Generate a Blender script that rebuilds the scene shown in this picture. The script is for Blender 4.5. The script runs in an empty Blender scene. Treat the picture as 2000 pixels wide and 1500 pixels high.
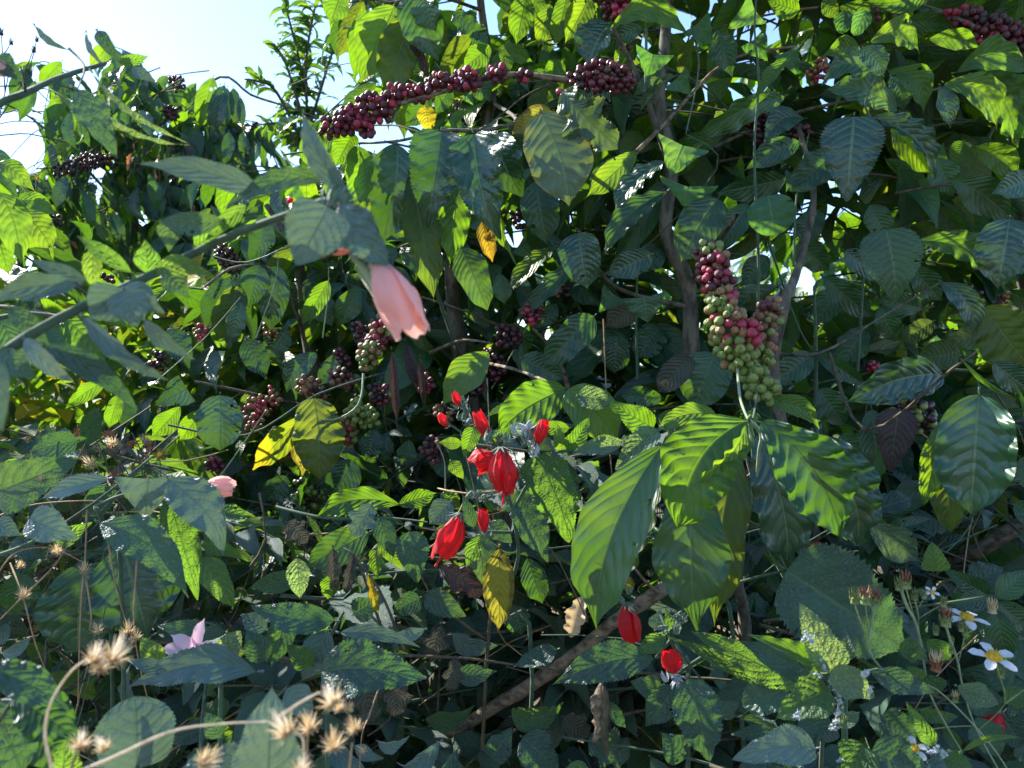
import bpy, bmesh, math, random
import numpy as np
from mathutils import Vector, Matrix

random.seed(11); rng = np.random.default_rng(11)
sc = bpy.context.scene
R = math.radians
# ---------------------------------------------------------------- camera
F = 1540.0; CZ = 1.25
cd = bpy.data.cameras.new('camera'); cam = bpy.data.objects.new('camera', cd)
sc.collection.objects.link(cam); sc.camera = cam
cam.location = (0, 0, CZ); cam.rotation_euler = (R(90), 0, 0)
cd.sensor_width = 36; cd.lens = 36 * F / 2000; cd.clip_start = .02; cd.clip_end = 2000
cd.dof.use_dof = True; cd.dof.focus_distance = 1.05; cd.dof.aperture_fstop = 11.0
# ---------------------------------------------------------------- sky, sun, exposure
SUN_EL, SUN_AZ = 39.0, -54.0          # azimuth measured from the view direction, negative = left
S = Vector((math.sin(R(SUN_AZ)) * math.cos(R(SUN_EL)), math.cos(R(SUN_AZ)) * math.cos(R(SUN_EL)), math.sin(R(SUN_EL))))
w = bpy.data.worlds.new('World'); sc.world = w; w.use_nodes = True
nt = w.node_tree; nt.nodes.clear()
sk = nt.nodes.new('ShaderNodeTexSky'); sk.sky_type = 'NISHITA'; sk.sun_disc = False
sk.sun_elevation = R(SUN_EL); sk.sun_rotation = R(SUN_AZ); sk.air_density = 1.0; sk.dust_density = .35; sk.ozone_density = 4.0
bg = nt.nodes.new('ShaderNodeBackground'); bg.inputs[1].default_value = 0.12
ow = nt.nodes.new('ShaderNodeOutputWorld')
nt.links.new(sk.outputs[0], bg.inputs[0]); nt.links.new(bg.outputs[0], ow.inputs[0])
sl = bpy.data.lights.new('sun', 'SUN'); sl.energy = 4.6; sl.angle = R(0.5); sl.color = (1, .93, .82)
so = bpy.data.objects.new('sun', sl); sc.collection.objects.link(so)
so.rotation_euler = S.to_track_quat('Z', 'Y').to_euler(); so.location = (-3, 6, 8)
sc.view_settings.view_transform = 'Standard'; sc.view_settings.look = 'None'
sc.view_settings.gamma = 1; sc.view_settings.use_curve_mapping = False
sc.view_settings.exposure = 1.62
sc.cycles.max_bounces = 8; sc.cycles.diffuse_bounces = 4; sc.cycles.transmission_bounces = 4; sc.cycles.transparent_max_bounces = 4
sc.cycles.use_denoising = True
C = sc.collection
# ---------------------------------------------------------------- pixel <-> place
def P(px, py, d): return Vector(((px - 1000) / F * d, d, CZ - (py - 750) / F * d))
def pix(p): return (1000 + p[0] / p[1] * F, 750 - (p[2] - CZ) / p[1] * F)
# ---------------------------------------------------------------- materials
M = {}
def nd(t, ty, **k):
    n = t.nodes.new(ty)
    for a, b in k.items(): setattr(n, a, b)
    return n
def mth(t, op, a, b=None, c=None):
    n = t.nodes.new('ShaderNodeMath'); n.operation = op
    for i, x in enumerate((a, b, c)):
        if x is None: continue
        if isinstance(x, (int, float)): n.inputs[i].default_value = x
        else: t.links.new(x, n.inputs[i])
    return n.outputs[0]
def mixc(t, f, a, b):
    n = t.nodes.new('ShaderNodeMix'); n.data_type = 'RGBA'
    for s_, x in ((n.inputs[0], f), (n.inputs[6], a), (n.inputs[7], b)):
        if isinstance(x, (int, float)): s_.default_value = x
        elif isinstance(x, tuple): s_.default_value = (*x, 1)
        else: t.links.new(x, s_)
    return n.outputs[2]
def ramp(t, x, lo, hi):
    n = t.nodes.new('ShaderNodeMapRange'); n.interpolation_type = 'SMOOTHSTEP'
    t.links.new(x, n.inputs[0]); n.inputs[1].default_value = lo; n.inputs[2].default_value = hi
    return n.outputs[0]
def noise(t, scale, detail=3, vec=None, rough=.55):
    n = t.nodes.new('ShaderNodeTexNoise'); n.inputs['Scale'].default_value = scale; n.inputs['Detail'].default_value = detail
    n.inputs['Roughness'].default_value = rough
    if vec is not None: t.links.new(vec, n.inputs['Vector'])
    return n.outputs[0]
def leaf_mat(name, top, under, trans, tw=.45, rough=.38, veins=9, slope=.30, vcol=.5, spots=0.0, spotc=(.06, .035, .01), fuzz=0.0, net=0.0, bump=.5, patch=None, coat=0.0, spec=.5):
    m = bpy.data.materials.new(name); m.use_nodes = True; t = m.node_tree; t.nodes.clear(); M[name] = m
    uv = nd(t, 'ShaderNodeUVMap').outputs[0]
    sx = nd(t, 'ShaderNodeSeparateXYZ'); t.links.new(uv, sx.inputs[0]); U, V = sx.outputs[0], sx.outputs[1]
    av = mth(t, 'ABSOLUTE', mth(t, 'MULTIPLY_ADD', V, 2.0, -1.0))
    tt = mth(t, 'MULTIPLY', mth(t, 'SUBTRACT', U, mth(t, 'MULTIPLY', mth(t, 'POWER', av, 1.35), slope)), float(veins))
    tc0 = nd(t, 'ShaderNodeTexCoord').outputs['Object']; tt = mth(t, 'ADD', tt, mth(t, 'MULTIPLY', mth(t, 'SUBTRACT', noise(t, 14, 2, tc0), .5), 1.1))
    tri = mth(t, 'MULTIPLY', mth(t, 'ABSOLUTE', mth(t, 'SUBTRACT', mth(t, 'FRACT', mth(t, 'ADD', tt, 20.0)), .5)), 2.0)
    side = mth(t, 'MULTIPLY', ramp(t, tri, .89, .985), ramp(t, mth(t, 'SUBTRACT', 1.0, av), 0.0, .25))
    midr = mth(t, 'SUBTRACT', 1.0, ramp(t, av, .02, .07))
    line = mth(t, 'MAXIMUM', mth(t, 'MULTIPLY', side, .7), midr)
    tc = nd(t, 'ShaderNodeTexCoord').outputs['Object']
    oi = nd(t, 'ShaderNodeObjectInfo').outputs['Random']
    at = nd(t, 'ShaderNodeAttribute', attribute_name='var').outputs['Fac']
    rnd = mth(t, 'FRACT', mth(t, 'ADD', oi, at))
    off = nd(t, 'ShaderNodeVectorMath', operation='ADD'); t.links.new(tc, off.inputs[0])
    cb = nd(t, 'ShaderNodeCombineXYZ'); t.links.new(mth(t, 'MULTIPLY', rnd, 37.0), cb.inputs[0]); t.links.new(mth(t, 'MULTIPLY', rnd, 11.0), cb.inputs[1])
    t.links.new(cb.outputs[0], off.inputs[1]); vec = off.outputs[0]
    n1 = noise(t, 18, 4, vec); n2 = noise(t, 160, 2, vec)
    top2 = tuple(min(1, c * 1.7 + .01) for c in top); dk = tuple(c * .6 for c in top)
    c1 = mixc(t, ramp(t, n1, .35, .7), dk, top)
    c1 = mixc(t, mth(t, 'MULTIPLY', ramp(t, rnd, .3, 1.0), .55), c1, tuple((top2[0] * 1.25, top2[1], top2[2] * .8)))
    c1 = mixc(t, mth(t, 'MULTIPLY', line, vcol), c1, (.17, .26, .10))
    c2 = mixc(t, mth(t, 'MULTIPLY', line, vcol * .6), under, tuple(min(1, c * 1.6) for c in under))
    tr = mixc(t, ramp(t, rnd, .4, 1.0), trans, (min(1, trans[0] * 1.5), trans[1] * 1.08, trans[2]))
    tr = mixc(t, ramp(t, n1, .3, .75), tuple(c * .72 for c in trans), tr)
    tr = mixc(t, mth(t, 'MULTIPLY', line, .5), tr, tuple(c * .28 for c in trans))
    if patch:
        pn = ramp(t, noise(t, 9, 2, vec), .46, .54)
        c1 = mixc(t, pn, c1, patch); c2 = mixc(t, pn, c2, patch); tr = mixc(t, pn, tr, tuple(min(1, c * 1.6) for c in patch))
    if spots > 0:
        sp = ramp(t, noise(t, 45, 5, vec, .7), .74 - spots * .3, .80 - spots * .3)
        sp = mth(t, 'MAXIMUM', sp, mth(t, 'MULTIPLY', ramp(t, mth(t, 'ADD', av, mth(t, 'MULTIPLY', n1, .7)), 1.28 - spots * .4, 1.42 - spots * .4), spots))
        c1 = mixc(t, sp, c1, spotc); c2 = mixc(t, sp, c2, spotc); tr = mixc(t, sp, tr, spotc)
    bf = nd(t, 'ShaderNodeNewGeometry').outputs['Backfacing']
    col = mixc(t, bf, c1, c2)
    # relief: blade puffed up between sunken side veins
    puff = mth(t, 'SUBTRACT', 1.0, mth(t, 'POWER', tri, 2.2))
    h = mth(t, 'ADD', mth(t, 'MULTIPLY', puff, .42), mth(t, 'MULTIPLY', mth(t, 'SUBTRACT', n1, .5), .5))
    h = mth(t, 'SUBTRACT', h, mth(t, 'MULTIPLY', midr, .6))
    h = mth(t, 'ADD', h, mth(t, 'MULTIPLY', n2, .2 + net))
    if net > 0:
        vo = nd(t, 'ShaderNodeTexVoronoi', feature='DISTANCE_TO_EDGE'); vo.inputs['Scale'].default_value = 170; t.links.new(vec, vo.inputs['Vector'])
        h = mth(t, 'ADD', h, mth(t, 'MULTIPLY', ramp(t, vo.outputs[0], 0, .12), net))
    bp = nd(t, 'ShaderNodeBump'); bp.inputs['Strength'].default_value = bump; bp.inputs['Distance'].default_value = .004; t.links.new(h, bp.inputs['Height'])
    pr = nd(t, 'ShaderNodeBsdfPrincipled'); t.links.new(col, pr.inputs['Base Color'])
    rr = mth(t, 'ADD', mth(t, 'MULTIPLY', bf, max(0, .62 - rough)), mth(t, 'MULTIPLY_ADD', ramp(t, n1, .3, .7), .16, rough - .06))
    t.links.new(rr, pr.inputs['Roughness']); t.links.new(bp.outputs[0], pr.inputs['Normal'])
    pr.inputs['Specular IOR Level'].default_value = spec
    if fuzz: pr.inputs['Sheen Weight'].default_value = fuzz * .5; pr.inputs['Sheen Roughness'].default_value = .45; pr.inputs['Sheen Tint'].default_value = (.75, .85, 1, 1)
    if coat: pr.inputs['Coat Weight'].default_value = coat; pr.inputs['Coat Roughness'].default_value = .28
    tl = nd(t, 'ShaderNodeBsdfTranslucent'); t.links.new(tr, tl.inputs[0]); t.links.new(bp.outputs[0], tl.inputs[1])
    mx = nd(t, 'ShaderNodeMixShader'); mx.inputs[0].default_value = tw
    t.links.new(pr.outputs[0], mx.inputs[1]); t.links.new(tl.outputs[0], mx.inputs[2])
    o = nd(t, 'ShaderNodeOutputMaterial'); t.links.new(mx.outputs[0], o.inputs[0])
    return m
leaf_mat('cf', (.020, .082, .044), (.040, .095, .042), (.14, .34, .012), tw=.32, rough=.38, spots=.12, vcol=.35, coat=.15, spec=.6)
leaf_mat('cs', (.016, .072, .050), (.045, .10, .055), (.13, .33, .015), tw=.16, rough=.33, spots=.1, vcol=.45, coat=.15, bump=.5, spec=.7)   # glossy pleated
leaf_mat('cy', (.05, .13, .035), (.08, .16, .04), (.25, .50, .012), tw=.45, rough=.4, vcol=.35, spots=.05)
leaf_mat('ol', (.045, .09, .03), (.06, .10, .03), (.22, .34, .015), tw=.45, rough=.5, spots=.25)
leaf_mat('cx', (.045, .10, .075), (.07, .12, .08), (.20, .34, .05), tw=.22, rough=.5, spots=.3, spotc=(.35, .27, .03), patch=None, fuzz=.2)
leaf_mat('yl', (.30, .22, .02), (.30, .22, .03), (.58, .44, .02), tw=.42, rough=.5, patch=(.26, .24, .02), spots=.6, spotc=(.09, .05, .01), vcol=.2)
leaf_mat('yg', (.06, .13, .02), (.08, .14, .02), (.40, .52, .02), tw=.5, rough=.45, spots=.2, patch=(.42, .34, .01))
leaf_mat('ml', (.034, .098, .078), (.07, .12, .07), (.13, .30, .03), tw=.26, rough=.46, veins=7, slope=.38, fuzz=.5, net=.3, vcol=.35, bump=.55, spots=.08)
leaf_mat('mg', (.045, .12, .05), (.07, .13, .05), (.25, .50, .03), tw=.45, rough=.5, veins=6, slope=.4, fuzz=.25, net=.3, vcol=.35, bump=.6)
leaf_mat('mp', (.10, .19, .12), (.14, .22, .14), (.36, .56, .10), tw=.4, rough=.6, veins=7, slope=.35, fuzz=.8, net=.5, vcol=.3, bump=.8, spots=.1, spotc=(.2, .22, .16))
leaf_mat('mb', (.070, .15, .145), (.10, .15, .17), (.20, .34, .12), tw=.16, rough=.45, veins=6, slope=.4, fuzz=.9, net=.12, vcol=.35, bump=.5)   # pale bluish, sky reflection put into the base colour
leaf_mat('vn', (.028, .105, .07), (.05, .11, .05), (.20, .50, .03), tw=.42, rough=.5, veins=5, slope=.42, fuzz=.1, vcol=.55, bump=.35)
leaf_mat('wd', (.034, .082, .055), (.05, .085, .05), (.15, .30, .03), tw=.26, rough=.5, veins=6, slope=.35, fuzz=.2, vcol=.3, net=.2, spots=.2)
leaf_mat('dr', (.16, .11, .07), (.18, .13, .09), (.30, .18, .08), tw=.25, rough=.75, vcol=.2, spots=.4, spotc=(.04, .025, .02), bump=.9)
leaf_mat('dp', (.06, .042, .042), (.07, .05, .05), (.10, .05, .04), tw=.15, rough=.65, vcol=.3, spots=.3, spotc=(.02, .014, .014), bump=.9)
leaf_mat('dg', (.075, .085, .065), (.09, .095, .075), (.14, .13, .08), tw=.2, rough=.7, vcol=.25, spots=.3, spotc=(.03, .03, .03), bump=1.0)
leaf_mat('or', (.22, .10, .04), (.22, .11, .04), (.50, .22, .06), tw=.55, rough=.7, vcol=.1, spots=.2)
def solid(name, col, rough=.6, col2=None, scale=40, bump=.3, tw=0, trans=None, coat=0, sheen=0, objrand=0, stretch=None, spec=.5):
    m = bpy.data.materials.new(name); m.use_nodes = True; t = m.node_tree; t.nodes.clear(); M[name] = m
    tc = nd(t, 'ShaderNodeTexCoord').outputs['Object']
    if stretch:
        mp = nd(t, 'ShaderNodeMapping'); mp.inputs['Scale'].default_value = stretch; t.links.new(tc, mp.inputs[0]); tc = mp.outputs[0]
    n = noise(t, scale, 5, tc, .6)
    f = ramp(t, n, .35, .68)
    if objrand: f = mth(t, 'MULTIPLY_ADD', nd(t, 'ShaderNodeObjectInfo').outputs['Random'], objrand, mth(t, 'MULTIPLY', f, 1 - objrand))
    c = mixc(t, f, col, col2 or tuple(x * .5 for x in col))
    bp = nd(t, 'ShaderNodeBump'); bp.inputs['Strength'].default_value = bump; bp.inputs['Distance'].default_value = .002; t.links.new(n, bp.inputs['Height'])
    pr = nd(t, 'ShaderNodeBsdfPrincipled'); t.links.new(c, pr.inputs['Base Color']); pr.inputs['Roughness'].default_value = rough
    pr.inputs['Specular IOR Level'].default_value = spec
    t.links.new(bp.outputs[0], pr.inputs['Normal']); pr.inputs['Coat Weight'].default_value = coat; pr.inputs['Coat Roughness'].default_value = .15
    pr.inputs['Sheen Weight'].default_value = sheen
    o = nd(t, 'ShaderNodeOutputMaterial')
    if tw:
        tl = nd(t, 'ShaderNodeBsdfTranslucent'); tl.inputs[0].default_value = (*(trans or col), 1)
        mx = nd(t, 'ShaderNodeMixShader'); mx.inputs[0].default_value = tw
        t.links.new(pr.outputs[0], mx.inputs[1]); t.links.new(tl.outputs[0], mx.inputs[2]); t.links.new(mx.outputs[0], o.inputs[0])
    else: t.links.new(pr.outputs[0], o.inputs[0])
    return m
solid('bark', (.15, .135, .105), .88, (.035, .03, .024), 70, 1.0, stretch=(1, 1, .3))
solid('deadwood', (.24, .18, .12), .85, (.05, .036, .026), 70, 1.0, stretch=(1, 1, 1.6))
solid('twig', (.10, .085, .05), .8, (.04, .035, .022), 120, .6)
solid('greenstem', (.045, .10, .05), .85, (.025, .055, .025), 80, .3, sheen=.2)
solid('palestem', (.20, .27, .12), .6, (.12, .18, .08), 80, .3, sheen=.4)
solid('straw', (.36, .24, .13), .7, (.20, .12, .06), 90, .4)
solid('strawhead', (.72, .60, .42), .8, (.46, .34, .19), 160, .6, tw=.35, trans=(.7, .5, .25), objrand=.3)
solid('fluff', (.72, .66, .56), .9, (.45, .36, .24), 160, .4, tw=.4, trans=(.8, .7, .55))
solid('red', (.62, .006, .012), .55, (.42, .004, .012), 60, .4, tw=.45, trans=(.85, .012, .015), sheen=.2)
solid('pink', (.86, .58, .55), .5, (.82, .44, .42), 40, .3, tw=.5, trans=(.95, .55, .48), sheen=.3)
solid('lilac', (.80, .64, .72), .5, (.74, .55, .64), 40, .3, tw=.4, trans=(.8, .5, .7))
solid('white', (.78, .80, .82), .55, (.62, .66, .74), 60, .2, tw=.35, trans=(.8, .82, .85))
solid('yellow', (.65, .42, .02), .7, (.45, .24, .01), 300, 1.0)
solid('wool', (.40, .46, .50), .95, (.28, .34, .40), 400, 1.0, sheen=1.0)
solid('calyx', (.11, .18, .13), .8, (.05, .10, .06), 200, .8, sheen=.3)
solid('seedgreen', (.22, .27, .10), .8, (.10, .15, .05), 250, 1.0)
solid('seedbrown', (.30, .12, .06), .85, (.12, .05, .03), 250, 1.0)
solid('ground', (.16, .12, .07), .95, (.045, .04, .022), 5, 1.0)
def cherry_mat(name, a, b, rough=.4):
    m = bpy.data.materials.new(name); m.use_nodes = True; t = m.node_tree; t.nodes.clear(); M[name] = m
    tc = nd(t, 'ShaderNodeTexCoord').outputs['Object']; rn = nd(t, 'ShaderNodeObjectInfo').outputs['Random']
    at = nd(t, 'ShaderNodeAttribute', attribute_name='var').outputs['Fac']; rn = mth(t, 'FRACT', mth(t, 'ADD', rn, at))
    sx = nd(t, 'ShaderNodeSeparateXYZ'); t.links.new(tc, sx.inputs[0])
    n = noise(t, 1.6, 3, tc)
    c = mixc(t, mth(t, 'MULTIPLY_ADD', ramp(t, n, .3, .7), .45, mth(t, 'MULTIPLY', rn, .55)), a, b)
    c = mixc(t, mth(t, 'MULTIPLY', ramp(t, noise(t, 9, 4, tc, .7), .58, .72), .35), c, (.25, .2, .12))
    zz = ramp(t, sx.outputs[2], .82, .93)
    at2 = nd(t, 'ShaderNodeAttribute', attribute_name='cap').outputs['Fac']
    c = mixc(t, at2, c, (.035, .022, .012))
    pr = nd(t, 'ShaderNodeBsdfPrincipled'); t.links.new(c, pr.inputs['Base Color']); pr.inputs['Roughness'].default_value = rough
    pr.inputs['Coat Weight'].default_value = .12; pr.inputs['Coat Roughness'].default_value = .3
    bb = nd(t, 'ShaderNodeBump'); bb.inputs['Strength'].default_value = .35; bb.inputs['Distance'].default_value = .08; t.links.new(noise(t, 2.2, 4, tc, .6), bb.inputs['Height']); t.links.new(bb.outputs[0], pr.inputs['Normal'])
    o = nd(t, 'ShaderNodeOutputMaterial'); t.links.new(pr.outputs[0], o.inputs[0])
cherry_mat('cpurple', (.055, .010, .022), (.14, .018, .035))
cherry_mat('cred', (.26, .012, .045), (.42, .035, .07))
cherry_mat('cgreen', (.10, .17, .03), (.22, .26, .06), .38)
cherry_mat('cturn', (.22, .17, .05), (.28, .09, .06), .36)
cherry_mat('cdark', (.018, .010, .014), (.05, .012, .02))
cherry_mat('cbrown', (.10, .05, .03), (.20, .10, .04), .6)

# ---------------------------------------------------------------- leaf geometry
def prof(shape, u):
    if shape == 'c':  # coffee: elliptic with drip tip
        f = np.sin(math.pi * np.clip(u, 0, 1) ** .92) ** .78
        return f * (1 - .75 * np.clip((u - .80) / .2, 0, 1) ** .8) + .0
    if shape == 'b':  # broad coffee
        f = np.sin(math.pi * np.clip(u, 0, 1) ** .85) ** .62
        return f * (1 - .7 * np.clip((u - .86) / .14, 0, 1))
    if shape == 'o':  # ovate, widest near base
        return np.clip(np.sin(math.pi * np.clip(u, 0, 1) ** .62) ** .72 * (1 - .25 * u), 0, 1) * 1.12
    if shape == 'h':  # heart
        f = np.sqrt(np.clip(1 - ((u - .30) / .30) ** 2, 0, 1)) * (u < .3) + (u >= .3) * np.clip(1 - ((u - .3) / .7) ** 1.35, 0, 1)
        return np.maximum(f, .0)
    if shape == 'r':
        return np.sqrt(np.clip(1 - (2 * u - 1) ** 2, 0, 1)) ** .9
    if shape == 'l':
        return np.sin(math.pi * np.clip(u, 0, 1) ** .72) ** 1.05
    if shape == 'g':
        return np.clip(1 - (2 * u - 1) ** 4, 0, 1) * (1 - .5 * u)
    if shape == 'x':
        return np.sin(math.pi * np.clip(u, 0, 1) ** .9) ** .7 * (.85 + .2 * np.sin(u * 17))
    return np.sin(math.pi * u)
SER = {'o': .10, 'l': .08, 'h': .0, 'c': 0, 'b': 0, 'r': .05, 'g': 0, 'x': .12}
def leaf_geo(shape, L, W, nu=26, nc=4, fold=.25, bend=.12, arc=0., wave=.05, nw=5, quilt=.04, veins=9, twist=0., curl=.0, asym=0., pet=.05, ser=None, seed=0, tipc=0.):
    r = random.Random(seed)
    if ser is None: ser = SER[shape]
    u = np.linspace(0, 1, nu + 1); v = np.linspace(-1, 1, 2 * nc + 1)
    hw = W / 2 * prof(shape, u); hw[-1] = W * .006; hw[0] = max(hw[0], W * .012)
    if ser: hw = hw * (1 + ser * ((np.arange(nu + 1) % 2) - .5) * np.sin(math.pi * u) ** .3)
    irr = 1 + .05 * np.sin(u * r.uniform(7, 15) + r.uniform(0, 6))
    UU, VV = np.meshgrid(u, v, indexing='ij'); AV = np.abs(VV)
    side = np.where(VV > 0, 1 + asym, 1 - asym)
    s = AV * (hw * irr)[:, None] * side
    fa = fold * (1 + curl * AV * 2.2)
    x = np.sign(VV) * s * np.cos(fa); z = s * np.sin(fa)
    # heart lobes reach behind the base
    back = 0
    if shape == 'h': back = -.20 * W * AV ** 1.2 * np.exp(-((UU) / .22) ** 2)
    y = UU * L + back + (s * -.05)
    ph = r.uniform(0, 6.3); ph2 = r.uniform(0, 6.3)
    env = np.sin(math.pi * np.clip(UU, 0, 1)) ** .5
    wv = np.where(VV > 0, np.sin(2 * math.pi * nw * UU + ph + 1.2 * np.sin(UU * 5 + ph2)), np.sin(2 * math.pi * nw * 1.07 * UU + ph2 + 1.2 * np.sin(UU * 4 + ph)))
    wave = wave * 1.35
    z = z + wave * W * AV ** 2.2 * wv * env
    tt = veins * (UU - .30 * AV ** 1.35)
    z = z + .6 * quilt * W * (np.abs(np.sin(math.pi * tt)) - .5) * np.minimum(1, AV * 3) * (1 - AV ** 4) * env
    x = x + .02 * W * AV * np.sin(2 * math.pi * nw * UU * .5 + ph) * np.sign(VV)
    hump = 4 * UU * (1 - UU) + r.uniform(-.15, .15) * np.sin(2 * math.pi * UU)
    z = z + bend * L * hump - tipc * L * np.clip(UU - .72, 0, 1) ** 1.6 * 3
    x = x + arc * L * hump
    if twist:
        a = twist * (UU - .3); x, z = x * np.cos(a) - z * np.sin(a), x * np.sin(a) + z * np.cos(a)
    co = np.stack([x, y, z], -1).reshape(-1, 3)
    uv = np.stack([UU, (VV + 1) / 2], -1).reshape(-1, 2)
    m = 2 * nc + 1
    i, j = np.meshgrid(np.arange(nu), np.arange(2 * nc), indexing='ij')
    a = (i * m + j).ravel(); fa_ = np.stack([a, a + 1, a + m + 1, a + m], -1)
    if pet > 0:   # petiole: three-sided stalk carrying on behind the base
        n0 = len(co); rr = max(.0011, W * .014); pl = pet * L; c0 = co[nc]
        k = nc; end = [k - 1, k, k + 1]
        ring = [(-rr, 0), (0, rr), (rr, 0)]
        pts = [(c0[0] + a_ * q_, c0[1] - pl * f_, c0[2] + b_ * q_ - bend * L * 2 * pet * f_) for f_, q_ in ((1, 1.1), (.3, 1)) for a_, b_ in ((-rr, 0), (0, -rr), (rr, 0))]
        co = np.vstack([co, np.array(pts)]); uv = np.vstack([uv, np.tile([[.5, .5]], (6, 1))])
        pf = [[n0 + k, n0 + (k + 1) % 3, n0 + 3 + (k + 1) % 3, n0 + 3 + k] for k in range(3)] + [[n0 + 3 + k, n0 + 3 + (k + 1) % 3, end[(k + 1) % 3], end[k]] for k in range(3)]
        fa_ = np.vstack([fa_, np.array(pf)])
    return co.astype(np.float32), fa_.astype(np.int32), uv.astype(np.float32)
def mesh_from(co, fa, uv=None, name='leaf', var=None, smooth=True):
    me = bpy.data.meshes.new(name)
    nv, nf = len(co), len(fa); k = fa.shape[1]
    me.vertices.add(nv); me.vertices.foreach_set('co', co.astype(np.float32).ravel())
    me.loops.add(nf * k); me.loops.foreach_set('vertex_index', fa.astype(np.int32).ravel())
    me.polygons.add(nf); me.polygons.foreach_set('loop_start', np.arange(0, nf * k, k, dtype=np.int32))
    me.polygons.foreach_set('use_smooth', np.full(nf, smooth))
    if uv is not None:
        l = me.uv_layers.new(name='UVMap'); l.data.foreach_set('uv', uv[fa.ravel()].astype(np.float32).ravel())
    if var is not None:
        a = me.attributes.new('var', 'FLOAT', 'POINT'); a.data.foreach_set('value', var.astype(np.float32))
    me.update(calc_edges=True)
    return me
PROTO = {}
def proto(shape, k, lod):
    key = (shape, k, lod)
    if key in PROTO: return PROTO[key]
    r = random.Random(sum(map(ord, shape)) * 31 + k)
    W = {'c': .42, 'b': .5, 'o': .55, 'h': .85, 'r': .85, 'l': .3, 'g': .06, 'x': .4}[shape]
    nu, nc = {0: (26, 3), 1: (18, 2), 2: (5, 1)}[lod]
    g = leaf_geo(shape, 1, W * r.uniform(.85, 1.15), nu, nc, fold=r.uniform(.1, .5), bend=r.uniform(.04, .2), arc=r.uniform(-.07, .07),
                 wave=r.uniform(.02, .055), nw=r.choice([2.2, 3, 3.5, 4.2]), quilt=.035 if shape in 'cb' else .015, twist=r.uniform(-.5, .5), curl=r.uniform(0, .5), seed=k, tipc=r.uniform(0, .3))
    if lod == 2: g = leaf_geo(shape, 1, W, nu, nc, fold=.3, bend=.1, wave=0, quilt=0, seed=k, pet=0)
    PROTO[key] = dict(g=g, me={})
    return PROTO[key]
# ---------------------------------------------------------------- things
class Thing:
    def __init__(s, name, label, cat, loc, group=None):
        s.o = bpy.data.objects.new(name, None); C.objects.link(s.o); s.o.location = loc; s.o.empty_display_size = .1
        s.o['label'] = label; s.o['category'] = cat
        if group: s.o['group'] = group
        s.loc = Vector(loc); s.leaves = []; s.cher = []
        WM[s.o.name] = Matrix.Translation(s.loc); THINGS.append(s)
    def part(s, name, me, mat, mw=None, parent=None, label=None):
        o = bpy.data.objects.new(name, me); C.objects.link(o)
        if mat is not None and len(me.materials) == 0: me.materials.append(M[mat])
        par = parent or s.o
        o.parent = par
        mw = mw if mw is not None else Matrix.Translation(s.loc)
        o.matrix_basis = WM[par.name].inverted_safe() @ mw
        WM[o.name] = mw
        if label: o['label'] = label
        return o
THINGS = []; WM = {}; bushR_ref = [None]
def frame(B, T, roll=0.0):
    y = (T - B).normalized(); mid = (B + T) / 2; c = Vector((0, 0, CZ)) - mid
    z = (c - y * c.dot(y)).normalized(); x = y.cross(z)
    a = R(roll); z2 = z * math.cos(a) + x * math.sin(a); x2 = y.cross(z2)
    return x2, y, z2
def mat4(x, y, z, o):
    return Matrix(((x[0], y[0], z[0], o[0]), (x[1], y[1], z[1], o[1]), (x[2], y[2], z[2], o[2]), (0, 0, 0, 1)))
LITS = []; HEROES = []; ALL = []
def add_leaf(th, shape, mat, mw, L, W, geo=None, k=0, name='leaf', hero=False, label=None):
    # mw maps a unit-frame leaf (proto) or a real-size hero leaf into the world
    rec = dict(th=th, shape=shape, mat=mat, mw=mw, L=L, W=W, geo=geo, k=k, name=name, hero=hero, label=label)
    B = mw.translation; yv = mw.col[1].to_3d().normalized() * L; xv = mw.col[0].to_3d().normalized() * W / 2
    rec['pts'] = [B, B + yv * .45 + xv, B + yv, B + yv * .45 - xv]
    th.leaves.append(rec); ALL.append(rec); return rec
OPT = dict(roll=0., fold=.25, bend=.10, arc=0., wave=.045, nw=5., quilt=.05, twist=0., curl=0., asym=0., dd=0., pet=.06, tipc=.0, veins=9.)
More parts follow.
